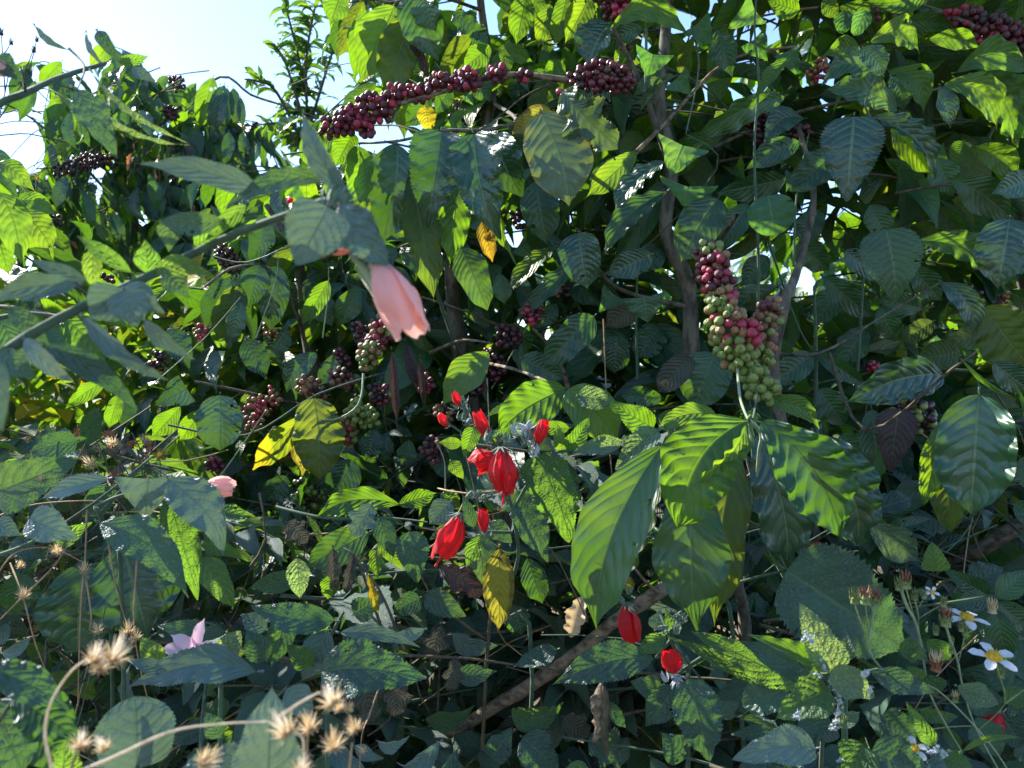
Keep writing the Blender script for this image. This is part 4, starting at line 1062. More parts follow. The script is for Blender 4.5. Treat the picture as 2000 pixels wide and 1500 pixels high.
for i, (x, y, d, n, R_) in enumerate([(300, 700, 1.5, 12, .018), (560, 870, 1.45, 14, .02), (520, 640, 1.6, 10, .016), (700, 640, 1.45, 12, .018), (820, 740, 1.4, 14, .018), (860, 800, 1.4, 12, .016), (660, 690, 1.5, 10, .015), (410, 900, 1.4, 10, .016), (600, 900, 1.5, 12, .02), (200, 540, 1.8, 10, .02), (80, 900, 1.5, 10, .018)]):
    cherries(bushD, [(x, y, d), (x + 14, y + 12, d)], R_, .0135, n, [DK[0], PU[0], (1, ['cbrown', 'cdark', 'cturn'])][i % 3:i % 3 + 1], seed=80 + i)
for i, (x, y, d, n, R_) in enumerate([(1010, 420, 1.5, 12, .02), (1085, 340, 1.5, 10, .018), (870, 480, 1.5, 12, .02), (1000, 780, 1.45, 14, .02)]):
    cherries(bushC, [(x, y, d), (x + 10, y + 16, d)], R_, .0135, n, DK, seed=100 + i)
# ================================================================ foliage between and behind the leaves set above
SKY = [(-50, -500), (548, -500), (545, 0), (530, 60), (548, 110), (520, 165), (500, 232), (462, 215), (440, 150), (405, 132), (372, 140), (335, 150), (296, 118), (240, 78), (150, 88), (70, 120), (0, 175), (-50, 190)]
HOLES = [(50, 300, 46), (10, 285, 40), (90, 205, 16), (155, 100, 14), (130, 295, 12), (880, 20, 26), (925, 18, 28), (960, 40, 24), (1070, 100, 13), (1085, 130, 12), (815, 245, 22), (560, 330, 8), (1660, 4, 20), (1815, 10, 26), (1586, 122, 9), (1425, 70, 9), (1425, 163, 7),
         (1018, 445, 20), (1108, 405, 11), (1388, 400, 9), (1432, 508, 19), (1495, 512, 13), (1573, 550, 16), (1690, 376, 14), (1615, 458, 14), (1152, 656, 15), (1062, 648, 12), (1025, 640, 12), (888, 655, 14), (600, 572, 10), (590, 560, 12), (1215, 412, 8), (1360, 205, 7),
         (185, 330, 18), (200, 380, 22), (520, 680, 9), (1100, 480, 8), (1290, 540, 7), (1330, 20, 5), (1845, 140, 10), (1075, 520, 8), (560, 290, 12), (300, 300, 8), (240, 300, 8), (135, 765, 10), (150, 860, 12), (470, 800, 9), (190, 480, 12), (560, 60, 60), (620, 60, 50), (590, 150, 45), (650, 175, 26), (555, 215, 26), (1130, 500, 8), (1540, 470, 9), (1630, 520, 9), (1410, 560, 8), (1250, 470, 8), (1720, 470, 9), (990, 480, 9), (950, 640, 9), (60, 500, 9), (305, 630, 8)]
HA = None; LA = None
def inpoly(x, y, poly):
    c = False; j = len(poly) - 1
    for i in range(len(poly)):
        a, b = poly[i]; e, f = poly[j]
        if (b > y) != (f > y) and x < (e - a) * (y - b) / (f - b) + a: c = not c
        j = i
    return c
def freeze():
    global HA, LA
    HA = np.array(HEROES); LA = np.array([tuple(v) for v in LITS])
def seg_d(px, py, A):
    ax, ay, bx, by = A[:, 0], A[:, 1], A[:, 2], A[:, 3]
    dx, dy = bx - ax, by - ay; t = np.clip(((px - ax) * dx + (py - ay) * dy) / (dx * dx + dy * dy + 1e-9), 0, 1)
    return np.hypot(px - ax - t * dx, py - ay - t * dy)
def ok_leaf(pts, W, sky=True, near=.04, ray=None):
    B, _, T, _ = pts; Md = (B + T) / 2
    for v in (B, Md, T):
        if v.y < .62: return False
        x, y = pix(v)
        if v is Md and (x < -900 or x > 2220 or y > 1700 or y < -420): return False
        if sky:
            if inpoly(x, y, SKY): return False
            for hx, hy, hr in HOLES:
                if (x - hx) ** 2 + (y - hy) ** 2 < (hr * .75 + W * .18 * F / v.y) ** 2: return False
        dd = seg_d(x, y, HA); cover = (dd < HA[:, 4] + W * .22 * F / v.y) & (HA[:, 5] > v.y - near)
        if cover.any(): return False
    p = np.array(tuple(Md)) - LA; s = p @ np.array(tuple(S)); perp = np.linalg.norm(p - s[:, None] * np.array(tuple(S)), axis=1)
    rr = ray if ray is not None else (pts[2] - pts[0]).length * .26 + .008
    if ((s > .02) & (perp < rr)).any(): return False
    return True
def filler_leaf(th, B, y, n, L, shape, mat, lod=1, sky=True, ray=None, Wk=1.0, near=.04):
    y = y.normalized(); x = y.cross(n); 
    if x.length < 1e-3: return None
    x.normalize(); z = x.cross(y)
    k = random.randrange(9); Wd = {'c': .42, 'b': .5, 'o': .55, 'h': .85, 'r': .85, 'l': .3, 'g': .06, 'x': .4}[shape] * L * Wk
    pts = [B, B + y * L * .45 + x * Wd / 2, B + y * L, B + y * L * .45 - x * Wd / 2]
    if not ok_leaf(pts, Wd, sky, near, ray): return None
    mw = mat4(x * L * Wk * random.uniform(.82, 1.15), y * L, z * L, B)
    rec = dict(th=th, shape=shape, mat=mat, mw=mw, L=L, W=Wd, geo=None, k=k, name='leaf', hero=False, label=None, pts=pts, lod=lod)
    if th is not None: th.leaves.append(rec); ALL.append(rec)
    return rec
UP = Vector((0, 0, 1))
TW = {}
def spray(th, p0, d, length, L, mats, shape='c', droop=.6, lod=1, node=.055, jit=.35, twig=True, sky=True, ray=None, Wk=1.0):
    d = d.normalized(); n = max(2, int(length / node)); pts = [p0.copy()]; p = p0.copy(); got = 0; rot = random.random() * 3
    for i in range(n):
        d = (d + Vector((0, 0, -.10 * droop)) + Vector((random.gauss(0, .08), random.gauss(0, .08), random.gauss(0, .05)))).normalized()
        p = p + d * node; pts.append(p.copy())
        if i == 0: continue
        side = d.cross(UP); side = side.normalized() if side.length > .1 else Vector((1, 0, 0))
        for sgn in (-1, 1):
            y = side * sgn * 1.0 + d * random.uniform(.3, .8) + Vector((0, 0, -droop * random.uniform(.5, 1.6))) + Vector([random.gauss(0, jit) for _ in range(3)]) * .6
            nn = UP * .8 + d * random.uniform(-.2, .6) + Vector([random.gauss(0, jit) for _ in range(3)])
            Li = L * random.uniform(.6, 1.15) * (1 if i < n - 1 else .6)
            r = filler_leaf(th, p + side * sgn * .004, y, nn, Li, shape if isinstance(shape, str) else random.choice(shape), random.choice(mats), lod, sky, ray, Wk)
            if r: got += 1
    if got >= 2 and twig: TW.setdefault(id(th), (th, []))[1].append([v for v in pts])
    return got
def inframe_sprays(th, n, xr, yr, dr, L, mats, **k):
    for _ in range(n):
        px = random.uniform(*xr); py = random.uniform(*yr); d = random.uniform(*dr)
        az = random.uniform(0, 2 * math.pi)
        dv = Vector((math.cos(az), math.sin(az) * .7 - .3, random.uniform(-.25, .35)))
        kk = dict(k); ln = kk.pop('length', .32)
        spray(th, P(px, py, d), dv, random.uniform(.6, 1.2) * ln, L * random.uniform(.8, 1.2), mats, **kk)
BL = [(880, 1430, 1040, 1335, 16, 1.08), (1040, 1335, 1190, 1222, 16, 1.06), (1190, 1222, 1320, 1135, 14, 1.06), (1840, 1104, 2000, 1022, 18, 1.38), (1346, 590, 1350, 690, 18, 1.38), (1530, 620, 1522, 690, 10, 1.24), (1440, 1140, 1458, 1250, 14, 1.06),
      (1390, 500, 1440, 690, 60, .95), (1500, 600, 1485, 760, 50, .95), (640, 250, 760, 205, 34, 1.25), (760, 195, 1030, 145, 26, 1.25), (1130, 155, 1215, 150, 34, 1.24), (1885, 45, 2010, 85, 44, 1.35), (1200, 0, 1215, 20, 30, 1.3), (715, 690, 750, 640, 44, 1.33), (700, 800, 730, 820, 30, 1.35), (676, 840, 680, 860, 24, 1.35),
      (590, 760, 690, 740, 26, 1.36), (990, 655, 1000, 665, 30, 1.45), (955, 705, 970, 725, 34, 1.5), (905, 755, 930, 765, 26, 1.5), (440, 490, 455, 520, 28, 1.6), (110, 335, 220, 312, 22, 2.5), (330, 215, 335, 225, 22, 2.6), (1482, 235, 1490, 270, 30, 1.45), (1595, 150, 1605, 125, 22, 1.4), (85, 430, 98, 432, 24, 2.0),
      (1790, 810, 1800, 815, 30, 1.2), (885, 770, 960, 860, 26, .86), (930, 910, 985, 960, 46, .83), (860, 1090, 900, 1002, 34, .86), (945, 995, 945, 1040, 18, .88), (1050, 870, 1062, 822, 20, .87), (1225, 1180, 1238, 1258, 26, .92), (1303, 1270, 1320, 1320, 24, .84), (1580, 1070, 1618, 1070, 16, 1.05), (1920, 1400, 1960, 1400, 26, .95), (400, 946, 456, 952, 20, .8), (330, 1270, 440, 1270, 26, .76), (312, 888, 320, 890, 12, .93)]
HEROES += BL
def more_leaves(th, n, xr, yr, dr, lr, mats, shapes, ang, wk=(.38, .5), quilt=.07, gap=.55):
    """large single leaves hung in the gaps between those already placed"""
    got = 0
    for _ in range(n * 30):
        if got >= n: break
        L = random.uniform(*lr); bx = random.uniform(*xr); by = random.uniform(*yr); a = R(random.choice([-1, 1]) * random.uniform(*ang))
        tx, ty = bx + math.sin(a) * L, by + math.cos(a) * L; mx, my = (bx + tx) / 2, (by + ty) / 2
        if inpoly(mx, my, SKY) or inpoly(bx, by, SKY) or any(math.hypot(mx - h[0], my - h[1]) < h[2] + 22 for h in HOLES): continue
        A = np.array(HEROES); w_ = L * random.uniform(*wk)
        if (seg_d(mx, my, A) < A[:, 4] + w_ * gap).any() or (seg_d(tx, ty, A) < A[:, 4] * .8).any(): continue
        sgn = 1 if a > 0 else -1
        hero(th, f"{bx:.0f} {by:.0f} {tx:.0f} {ty:.0f} {w_:.0f} {random.uniform(*dr):.2f} {random.choice(shapes)}.{random.choice(mats)} arc={sgn * random.uniform(-.03, -.13) * -1:.3f} fold={random.uniform(.15, .5):.2f} quilt={quilt} roll={random.uniform(-35, 35):.0f} bend={random.uniform(.06, .2):.2f} tipc={random.uniform(0, .4):.2f} curl={random.uniform(0, .4):.2f}")
        got += 1
    print('more leaves', th.o.name, got)
more_leaves(bushR, 60, (1060, 2010), (20, 800), (1.28, 1.5), (110, 175), ['cf', 'cf', 'cs', 'cy', 'ol'], ['c', 'c', 'b'], (15, 80))
more_leaves(bushT, 22, (1640, 2020), (-40, 420), (1.3, 1.5), (110, 180), ['cy', 'cf', 'cy'], ['c'], (30, 85))
more_leaves(bushC, 30, (700, 1120), (-20, 800), (1.35, 1.6), (90, 150), ['cf', 'cs', 'cy', 'cf'], ['c', 'b'], (10, 65))
more_leaves(bushD, 40, (300, 850), (330, 960), (1.4, 1.7), (75, 130), ['cs', 'cf', 'cs', 'cy', 'ol'], ['c', 'c', 'b'], (5, 50), quilt=.085)
more_leaves(bushB, 26, (20, 500), (150, 420), (2.3, 2.7), (50, 95), ['cs', 'cf', 'cy'], ['c'], (0, 30), (.26, .4))
more_leaves(weedC, 24, (420, 900), (1120, 1480), (.9, 1.05), (60, 110), ['ml', 'mg', 'mb', 'ml'], ['o', 'l'], (40, 110), quilt=.03, gap=.4)
more_leaves(pinkF, 20, (0, 430), (880, 1360), (.9, 1.05), (60, 120), ['ml', 'mg', 'mb'], ['o', 'l'], (30, 100), quilt=.03, gap=.4)
more_leaves(bottomw, 30, (1000, 1980), (1220, 1490), (.85, 1.0), (60, 115), ['ml', 'mg', 'ml', 'wd'], ['o', 'l', 'l'], (30, 110), quilt=.03, gap=.4)
more_leaves(mallow, 14, (1650, 2000), (880, 1180), (1.1, 1.3), (70, 120), ['cf', 'ml', 'wd'], ['o', 'c'], (30, 110), quilt=.03, gap=.4)
for _ in range(50): LITS.append(P(random.uniform(-20, 480), random.uniform(500, 900), random.uniform(1.9, 2.7)))
freeze()
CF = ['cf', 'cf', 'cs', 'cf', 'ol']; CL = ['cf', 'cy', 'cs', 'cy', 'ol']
# behind: each coffee bush gets its own sprays
inframe_sprays(bushR, 170, (1080, 2080), (-260, 350), (1.35, 2.1), .19, CL, droop=.7)
inframe_sprays(bushR, 170, (1050, 2080), (300, 1000), (1.40, 2.2), .19, CF, droop=.6)
inframe_sprays(bushR, 26, (1180, 1700), (80, 620), (1.25, 1.5), .17, CF, droop=.8)
inframe_sprays(bushT, 70, (1500, 2180), (-250, 350), (1.5, 2.6), .19, CL, droop=.7)
inframe_sprays(bushT, 36, (1500, 2150), (250, 980), (1.9, 2.8), .19, ['cf', 'cy', 'ol', 'cy'], droop=.6)
inframe_sprays(bushC, 110, (680, 1200), (-260, 260), (1.55, 2.3), .18, CL, droop=.8)
inframe_sprays(bushC, 120, (700, 1220), (240, 1050), (1.5, 2.3), .18, CF, droop=.7)
inframe_sprays(bushD, 90, (380, 900), (430, 1080), (1.55, 2.4), .17, ['cs', 'cf', 'cy', 'cs', 'ol'], droop=.9)
inframe_sprays(bushD, 50, (530, 780), (290, 560), (1.8, 2.4), .17, ['cs', 'cf', 'cy'], droop=.9)
inframe_sprays(bushB, 170, (-40, 480), (120, 460), (2.5, 3.4), .17, ['cs', 'cf', 'cf', 'cs', 'cy'], droop=1.6, length=.42)
inframe_sprays(bushB, 22, (400, 680), (240, 520), (2.6, 3.4), .19, ['cs', 'cf', 'cs', 'cf'], droop=1.3)
inframe_sprays(bushE, 10, (-150, 60), (300, 900), (1.3, 1.8), .17, ['cy', 'cf', 'cy'], droop=.7)
inframe_sprays(bushE, 75, (-820, -130), (180, 900), (1.2, 2.2), .19, ['cy', 'cf', 'cs'], droop=.7)  # unseen foliage beyond the left edge, added to shade the lower left
# the tall weed with small pointed leaves
for q in [[(600, 600, 2.8), (600, 260, 2.7), (598, 120, 2.65), (612, 30, 2.6), (620, 0, 2.6)], [(600, 200, 2.7), (580, 100, 2.65), (565, 40, 2.6), (560, 5, 2.6)], [(600, 260, 2.7), (560, 130, 2.6), (535, 85, 2.6)], [(600, 260, 2.7), (640, 130, 2.6), (660, 70, 2.6)],
          [(600, 300, 2.7), (540, 180, 2.6), (500, 158, 2.55), (478, 155, 2.55)], [(600, 300, 2.7), (670, 220, 2.6), (700, 170, 2.6)], [(600, 320, 2.7), (560, 250, 2.6), (520, 240, 2.6)]]:
    stem(tallw, 'stem', q, .006, 'twig', 5)
    for a, b in zip(q, q[1:]):
        ln = math.hypot(a[0] - b[0], a[1] - b[1])
        for j in range(int(ln / 8) + 1):
            if a[1] > 330: continue
            t = random.random(); c = P(a[0] + (b[0] - a[0]) * t, a[1] + (b[1] - a[1]) * t, a[2])
            for _ in range(2):
                y = Vector((random.gauss(0, 1), random.gauss(0, .6), random.gauss(.1, .7)))
                r = filler_leaf(tallw, c, y, Vector((random.gauss(0, .6), -.6, .8)), random.uniform(.035, .085), 'c', random.choice(['mg', 'cf', 'cy', 'mg']), 1, False, .0)
# low weeds
inframe_sprays(weedC, 26, (430, 900), (1060, 1540), (.95, 1.25), .10, ['ml', 'mg', 'ml', 'wd'], shape='o', droop=.4, node=.04, length=.2)
inframe_sprays(pinkF, 26, (-60, 520), (860, 1420), (.98, 1.4), .12, ['ml', 'mg', 'ml', 'ml'], shape='l', droop=.4, node=.04, length=.25, Wk=1.3)
inframe_sprays(redM, 26, (800, 1200), (840, 1180), (1.0, 1.25), .09, ['mg', 'ml', 'ml'], shape='o', droop=.3, node=.035, length=.2)
inframe_sprays(redB, 26, (1050, 1560), (1180, 1540), (.95, 1.3), .11, ['ml', 'mg', 'ml', 'wd'], shape='o', droop=.3, node=.04, length=.2)
inframe_sprays(bottomw, 26, (1050, 2050), (1330, 1600), (.85, 1.2), .11, ['ml', 'mg', 'ml', 'cf'], shape='o', droop=.3, node=.04, length=.2)
inframe_sprays(pinw, 20, (1700, 2100), (1040, 1420), (1.05, 1.4), .11, ['cf', 'ml', 'ml', 'wd'], shape='l', droop=.3, node=.04, length=.2, Wk=1.3)
inframe_sprays(mallow, 14, (1500, 2050), (1000, 1250), (1.2, 1.6), .13, ['cf', 'ml', 'ml'], shape='o', droop=.4, node=.045, length=.25)
inframe_sprays(yellowW, 26, (700, 1350), (1040, 1500), (1.05, 1.4), .08, ['wd', 'ml', 'wd', 'dg'], shape='o', droop=.5, node=.04, length=.22)
# ---- uncountable masses
class Mass:
    def __init__(s): s.b = Bag()
    def leaf(s, B, y, n, L, shape, mat, lod=2, sky=True, ray=None, Wk=1.0):
        r = filler_leaf(None, B, y, n, L, shape, mat, lod, sky, ray, Wk)
        if r:
            g = proto(shape, r['k'], lod)['g']; s.b.add(xform(r['mw'], g[0]), g[1], mat, g[2], random.random())
    def link(s, name, label, cat):
        o = bpy.data.objects.new(name, s.b.mesh(name)); C.objects.link(o); o['kind'] = 'stuff'; o['label'] = label; o['category'] = cat; return o
def rv(s=1.0): return Vector([random.gauss(0, s) for _ in range(3)])
ug = Mass()
for _ in range(9000):      # low growth between the weeds, on the bank
    px = random.uniform(-150, 2150); py = random.uniform(850, 1620); d = random.uniform(1.15, 2.3)
    if py < 980 and d < 1.5: continue
    p = P(px, py, d)
    if p.z < gz(d) - .02: continue
    ug.leaf(p, rv() + Vector((0, -.2, -.2)), UP + rv(.5), random.uniform(.03, .10), random.choice('oocll'), random.choice(['ml', 'cf', 'wd', 'mg', 'ml', 'wd', 'dg']), 2 if random.random() < .75 else 1)
for _ in range(2600):      # small lit leaves on the left, seen between the hanging branches
    px = random.uniform(-80, 560); py = random.uniform(540, 1000); d = random.uniform(1.9, 3.4)
    p = P(px, py, d)
    if p.z < gz(d): continue
    ug.leaf(p, rv() + Vector((0, -.2, -.3)), UP + rv(.6), random.uniform(.05, .13), random.choice('occ'), random.choice(['cy', 'mg', 'cy', 'yg']), 2)
for _ in range(700):       # thin stalks and tendrils
    px = random.uniform(-50, 2050); py = random.uniform(880, 1560); d = random.uniform(.95, 1.9); p = P(px, py, d)
    if p.z < gz(d): continue
    dr = rv(.12) * random.uniform(.5, 1.3); q = [p, p + dr * .5 + rv(.015), p + dr]
    x_, y_ = pix(q[1]); dd = seg_d(x_, y_, HA)
    if (((dd < HA[:, 4] + 6) & (HA[:, 5] > q[1].y - .03)).any()): continue
    co, fa = tube(q, random.uniform(.0006, .0016), 4, 0, 2); ug.b.add(co, fa, random.choice(['twig', 'twig', 'straw', 'greenstem']))
ug.link('undergrowth', 'tangle of small dark leaves and stalks filling the ground between the weeds', 'undergrowth')
lt = Mass()
for _ in range(3800):
    px = random.uniform(-100, 2100); d = random.uniform(.95, 2.2); x = P(px, 0, d).x
    p = Vector((x, d, gz(d) + random.uniform(0, .05)))
    lt.leaf(p, rv(), UP + rv(.6), random.uniform(.04, .12), 'x', random.choice(['dr', 'dg', 'dp', 'dg']), 1)
lt.link('leaf_litter', 'dry brown and grey fallen leaves lying under the weeds', 'leaf litter')
gr = Mass()
for _ in range(9000):      # grass and herbs beyond the bushes
    d = random.uniform(3.6, 14); x = random.uniform(-.75, .75) * d; p = Vector((x, d, .42))
    gr.leaf(p, Vector((random.gauss(0, .3), random.gauss(0, .3), 1)), Vector((0, -1, .3)) + rv(.4), random.uniform(.15, .5), random.choice('glo'), random.choice(['cy', 'mg', 'wd']), 2, True, 0)
gr.link('grass', 'sunlit grass and herbs beyond the coffee bushes', 'grass')
# more coffee bushes of the plantation farther off
def far_bush(px, d, h, w_, n, label, mats, Ls=.17):
    bs = base(px, d); th = Thing('coffee_bush', label, 'coffee bush', (bs.x if hasattr(bs, 'x') else bs[0], d, .42), 'coffee bushes')
    stem(th, 'trunk', [th.loc, th.loc + Vector((.03, 0, h * .5)), th.loc + Vector((-.02, 0, h * .9))], [.035, .025, .01], 'bark', 8)
    b = Mass()
    for i in range(n):
        u = random.random(); a = random.uniform(0, 6.283); rad = w_ * (1 - (u * 1.1 - .15) ** 2 * .75) * random.uniform(.35, 1) ** .5
        rad *= 1 + .22 * math.sin(a * 5 + u * 9)
        p = th.loc + Vector((math.cos(a) * rad, math.sin(a) * rad, h * (.06 + .94 * u)))
        x, y = pix(p)
        out = Vector((math.cos(a), math.sin(a), 0))
        b.leaf(p, out + Vector((0, 0, -1.0)) + rv(.35), out * .6 + UP + rv(.3), Ls * random.uniform(.6, 1.2), 'c', random.choice(mats), 1 if i % 3 == 0 else 2, True, 0)
    o = th.part('crown', b.b.mesh('crown'), None, Matrix.Identity(4)); o['kind'] = 'stuff'
def base(px, d): v = P(px, 750, d); return Vector((v.x, d, .42 if d > 1.8 else gz(d)))
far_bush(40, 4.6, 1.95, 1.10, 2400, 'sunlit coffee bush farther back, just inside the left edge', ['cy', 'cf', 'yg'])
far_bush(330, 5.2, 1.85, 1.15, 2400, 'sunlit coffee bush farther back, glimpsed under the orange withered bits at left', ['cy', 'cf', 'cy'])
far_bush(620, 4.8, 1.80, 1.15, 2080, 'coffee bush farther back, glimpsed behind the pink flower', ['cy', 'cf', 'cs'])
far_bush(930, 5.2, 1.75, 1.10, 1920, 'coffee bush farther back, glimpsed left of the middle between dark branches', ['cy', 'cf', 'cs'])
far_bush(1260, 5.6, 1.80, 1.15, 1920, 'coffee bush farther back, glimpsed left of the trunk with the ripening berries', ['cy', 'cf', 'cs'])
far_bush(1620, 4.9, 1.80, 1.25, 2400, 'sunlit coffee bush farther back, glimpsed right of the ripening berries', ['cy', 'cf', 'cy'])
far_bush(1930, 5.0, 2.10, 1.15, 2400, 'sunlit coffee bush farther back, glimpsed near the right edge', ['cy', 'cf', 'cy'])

# ================================================================ flowers
def petal_geo(L, W, r0, r1, a0, spread, twist, flare=0., nu=10, nv=6, wob=.06):
    """one furled petal: a strip of a barrel round the z axis"""
    co = []; ph = random.uniform(0, 6)
    for i in range(nu + 1):
        u = i / nu
        rad = (r0 * (1 - u) + r1 * math.sin(min(1, u * 1.15) * math.pi * .62)) * (1 + flare * max(0, u - .55) * 2)
        for j in range(nv + 1):
            v = j / nv * 2 - 1; a = a0 + v * spread * (.35 + .65 * math.sin(math.pi * min(1, .12 + u * .75))) + twist * u
            rr = rad * (1 + .16 * v + wob * math.sin(u * 9 + v * 5 + ph) + .045 * u * math.sin(v * 13 + ph * 2 + u * 2)); top = L * (u - .06 * v * v * u + .02 * math.sin(v * 7 + ph) * u)
            co.append((rr * math.cos(a), rr * math.sin(a), top))
    fa = [(i * (nv + 1) + j, i * (nv + 1) + j + 1, (i + 1) * (nv + 1) + j + 1, (i + 1) * (nv + 1) + j) for i in range(nu) for j in range(nv)]
    return np.array(co, np.float32), np.array(fa, np.int32)
def zframe(B, T):
    z = (T - B).normalized(); x = z.orthogonal().normalized(); y = z.cross(x); return mat4(x, y, z, B)
def spikes(L, W, n, curve=.3, narrow=.2, ph=0.0, up=.9):
    co, fa = [], []
    for k in range(n):
        a = ph + k * 2 * math.pi / n + random.uniform(-.15, .15); l = L * random.uniform(.75, 1.15); b0 = len(co); wd = W * narrow
        for i in range(4):
            u = i / 3; r = W * (.25 + .75 * u ** .8) * (1 - curve * u * u); z = l * u * up
            hw = wd * (1 - u) ** .7 + .0001
            for s_ in (-1, 1):
                co.append((r * math.cos(a) - s_ * hw * math.sin(a), r * math.sin(a) + s_ * hw * math.cos(a), z))
        for i in range(3): fa.append((b0 + 2 * i, b0 + 2 * i + 1, b0 + 2 * i + 3, b0 + 2 * i + 2))
    return np.array(co, np.float32), np.array(fa, np.int32)
def flower(th, bx, by, tx, ty, wpx, d, mat='red', flare=.1, dd=0, wob=.08, lv=.86, cal=True, label=None, twist=.9, n=5, spread=1.0, stamen=False):
    wpx *= .88 if mat == 'red' else 1.0; B = P(bx, by, d - dd / 2); T = P(tx, ty, d + dd / 2); L = (T - B).length; Wr = wpx * d / F / 2; mw = zframe(B, T)
    co, fa = spikes(L * .42, Wr * .62, 8, .1, .3)
    co2, fa2 = spikes(L * .22, Wr * .8, 9, -.5, .12, .3, .6)
    fl = th.part('flower', mesh_from(np.vstack([co, co2]), np.vstack([fa, fa2 + len(co)]), name='flower'), 'calyx', mw, label=label)
    for k in range(n):
        co, fa = petal_geo(L * random.uniform(lv, 1.04), Wr, Wr * .22, Wr * 1.0, k * 2 * math.pi / n, spread, twist, flare - .25, 16, 14, wob)
        th.part('petal', mesh_from(co, fa, name='petal'), mat, mw @ Matrix.Translation((0, 0, L * .04)) @ Matrix.Rotation(random.uniform(-.09, .09), 4, 'X'), fl)
    if stamen:
        co, fa = tube([Vector((0, 0, L * .3)), Vector((0, 0, L * .9)), Vector((Wr * .3, 0, L * 1.2))], Wr * .09, 6)
        th.part('stamen', mesh_from(co, fa, name='stamen'), 'fluff' if mat == 'pink' else mat, mw, fl)
    return fl
random.seed(5)
flower(pinkK, 728, 500, 808, 646, 74, .415, 'pink', .15, label='large drooping furled pink flower', spread=1.35, twist=.5, wob=.05, n=4, lv=.9)
flower(pinkK, 622, 496, 710, 464, 32, .43, 'pink', 0, label='half open salmon pink bud')
flower(pinkK, -20, 128, 18, 138, 26, .5, 'pink', 0)
flower(pinkF, 400, 946, 456, 952, 34, .8, 'pink', .1, label='small pale pink furled flower')
flower(redM, 957, 862, 928, 803, 26, .86, 'red', 0)
flower(redM, 968, 884, 926, 912, 46, .87, 'red', .1)
flower(redM, 978, 872, 985, 966, 56, .83, 'red', -.1, label='open ragged red flower, the brightest', spread=.8, twist=1.4, wob=.2, stamen=True)
flower(redM, 1048, 872, 1063, 822, 26, .87, 'red', 0)
flower(redM, 900, 795, 886, 766, 16, .88, 'red', 0, label='small dark red bud')
flower(redM, 876, 836, 858, 808, 16, .88, 'red', 0)
flower(redM, 900, 1002, 862, 1090, 54, .86, 'red', .2, label='furled red flower hanging on its own below the group', stamen=True)
flower(redM, 946, 1042, 943, 995, 24, .88, 'red', 0)
flower(redB, 1222, 1176, 1236, 1258, 42, .92, 'red', .1, label='red flower hanging behind the fallen branch')
flower(redB, 1322, 1320, 1302, 1270, 38, .84, 'red', 0, label='upright red bud')
flower(mallow, 1618, 1068, 1580, 1074, 20, 1.05, 'red', 0)
flower(redR, 1955, 1388, 1925, 1432, 46, .95, 'red', .1)
flower(pinkK, 612, 472, 622, 458, 12, .5, 'red', 0)
flower(pinkK, 560, 398, 572, 386, 9, .6, 'red', 0)
# woolly bud clusters of the red shrub
for th, px, py, d, n, mat in [(redM, 950, 850, .86, 5, 'calyx'), (redM, 980, 868, .86, 6, 'calyx'), (redM, 1020, 845, .88, 8, 'wool'), (redM, 1035, 860, .88, 6, 'calyx'), (redM, 905, 800, .88, 4, 'calyx'), (redM, 905, 825, .88, 4, 'calyx'), (redM, 1040, 880, .87, 4, 'wool'), (redM, 945, 1045, .89, 4, 'calyx'),
                          (redM, 930, 970, .9, 4, 'calyx'), (redM, 985, 975, .85, 4, 'calyx'), (redB, 1330, 1212, .83, 8, 'calyx'), (redB, 1315, 1230, .83, 6, 'calyx'), (redB, 1320, 1324, .84, 5, 'wool'), (redB, 1225, 1172, .92, 4, 'calyx'), (pinkK, 655, 400, .42, 4, 'calyx'), (pinkK, 715, 500, .42, 4, 'calyx')]:
    b = Bag()
    for _ in range(n):
        c = P(px + random.gauss(0, 9), py + random.gauss(0, 7), d + random.gauss(0, .01)); co, fa = spikes(.013, .007, 6, .4, .22)
        T = c + rv(.01) + Vector((0, 0, .01)); b.add(xform(zframe(c, T), co), fa, mat)
    o = th.part('bud_cluster', b.mesh('bud_cluster'), None, Matrix.Identity(4))
# pink star flower
fs = P(385, 1268, .755)
co, fa = spikes(.01, .006, 6); star = lilacP.part('flower', mesh_from(co, fa, name='flower'), 'calyx', mat4(Vector((1, 0, 0)), Vector((0, 1, 0)), UP, fs))
for ax, az_, ln in [(-1, .05, .034), (-.35, .3, .03), (.25, .75, .036), (.75, .1, .03), (1, -.02, .034)]:
    y = Vector((ax, -.2, az_)).normalized(); g = leaf_geo('c', ln, .013, 10, 2, fold=.2, bend=.1, quilt=0, wave=.03, pet=0)
    x = y.cross(Vector((0, -1, .6))).normalized(); lilacP.part('petal', mesh_from(g[0], g[1], g[2], 'petal'), 'lilac', mat4(x, y, x.cross(y), fs), star)
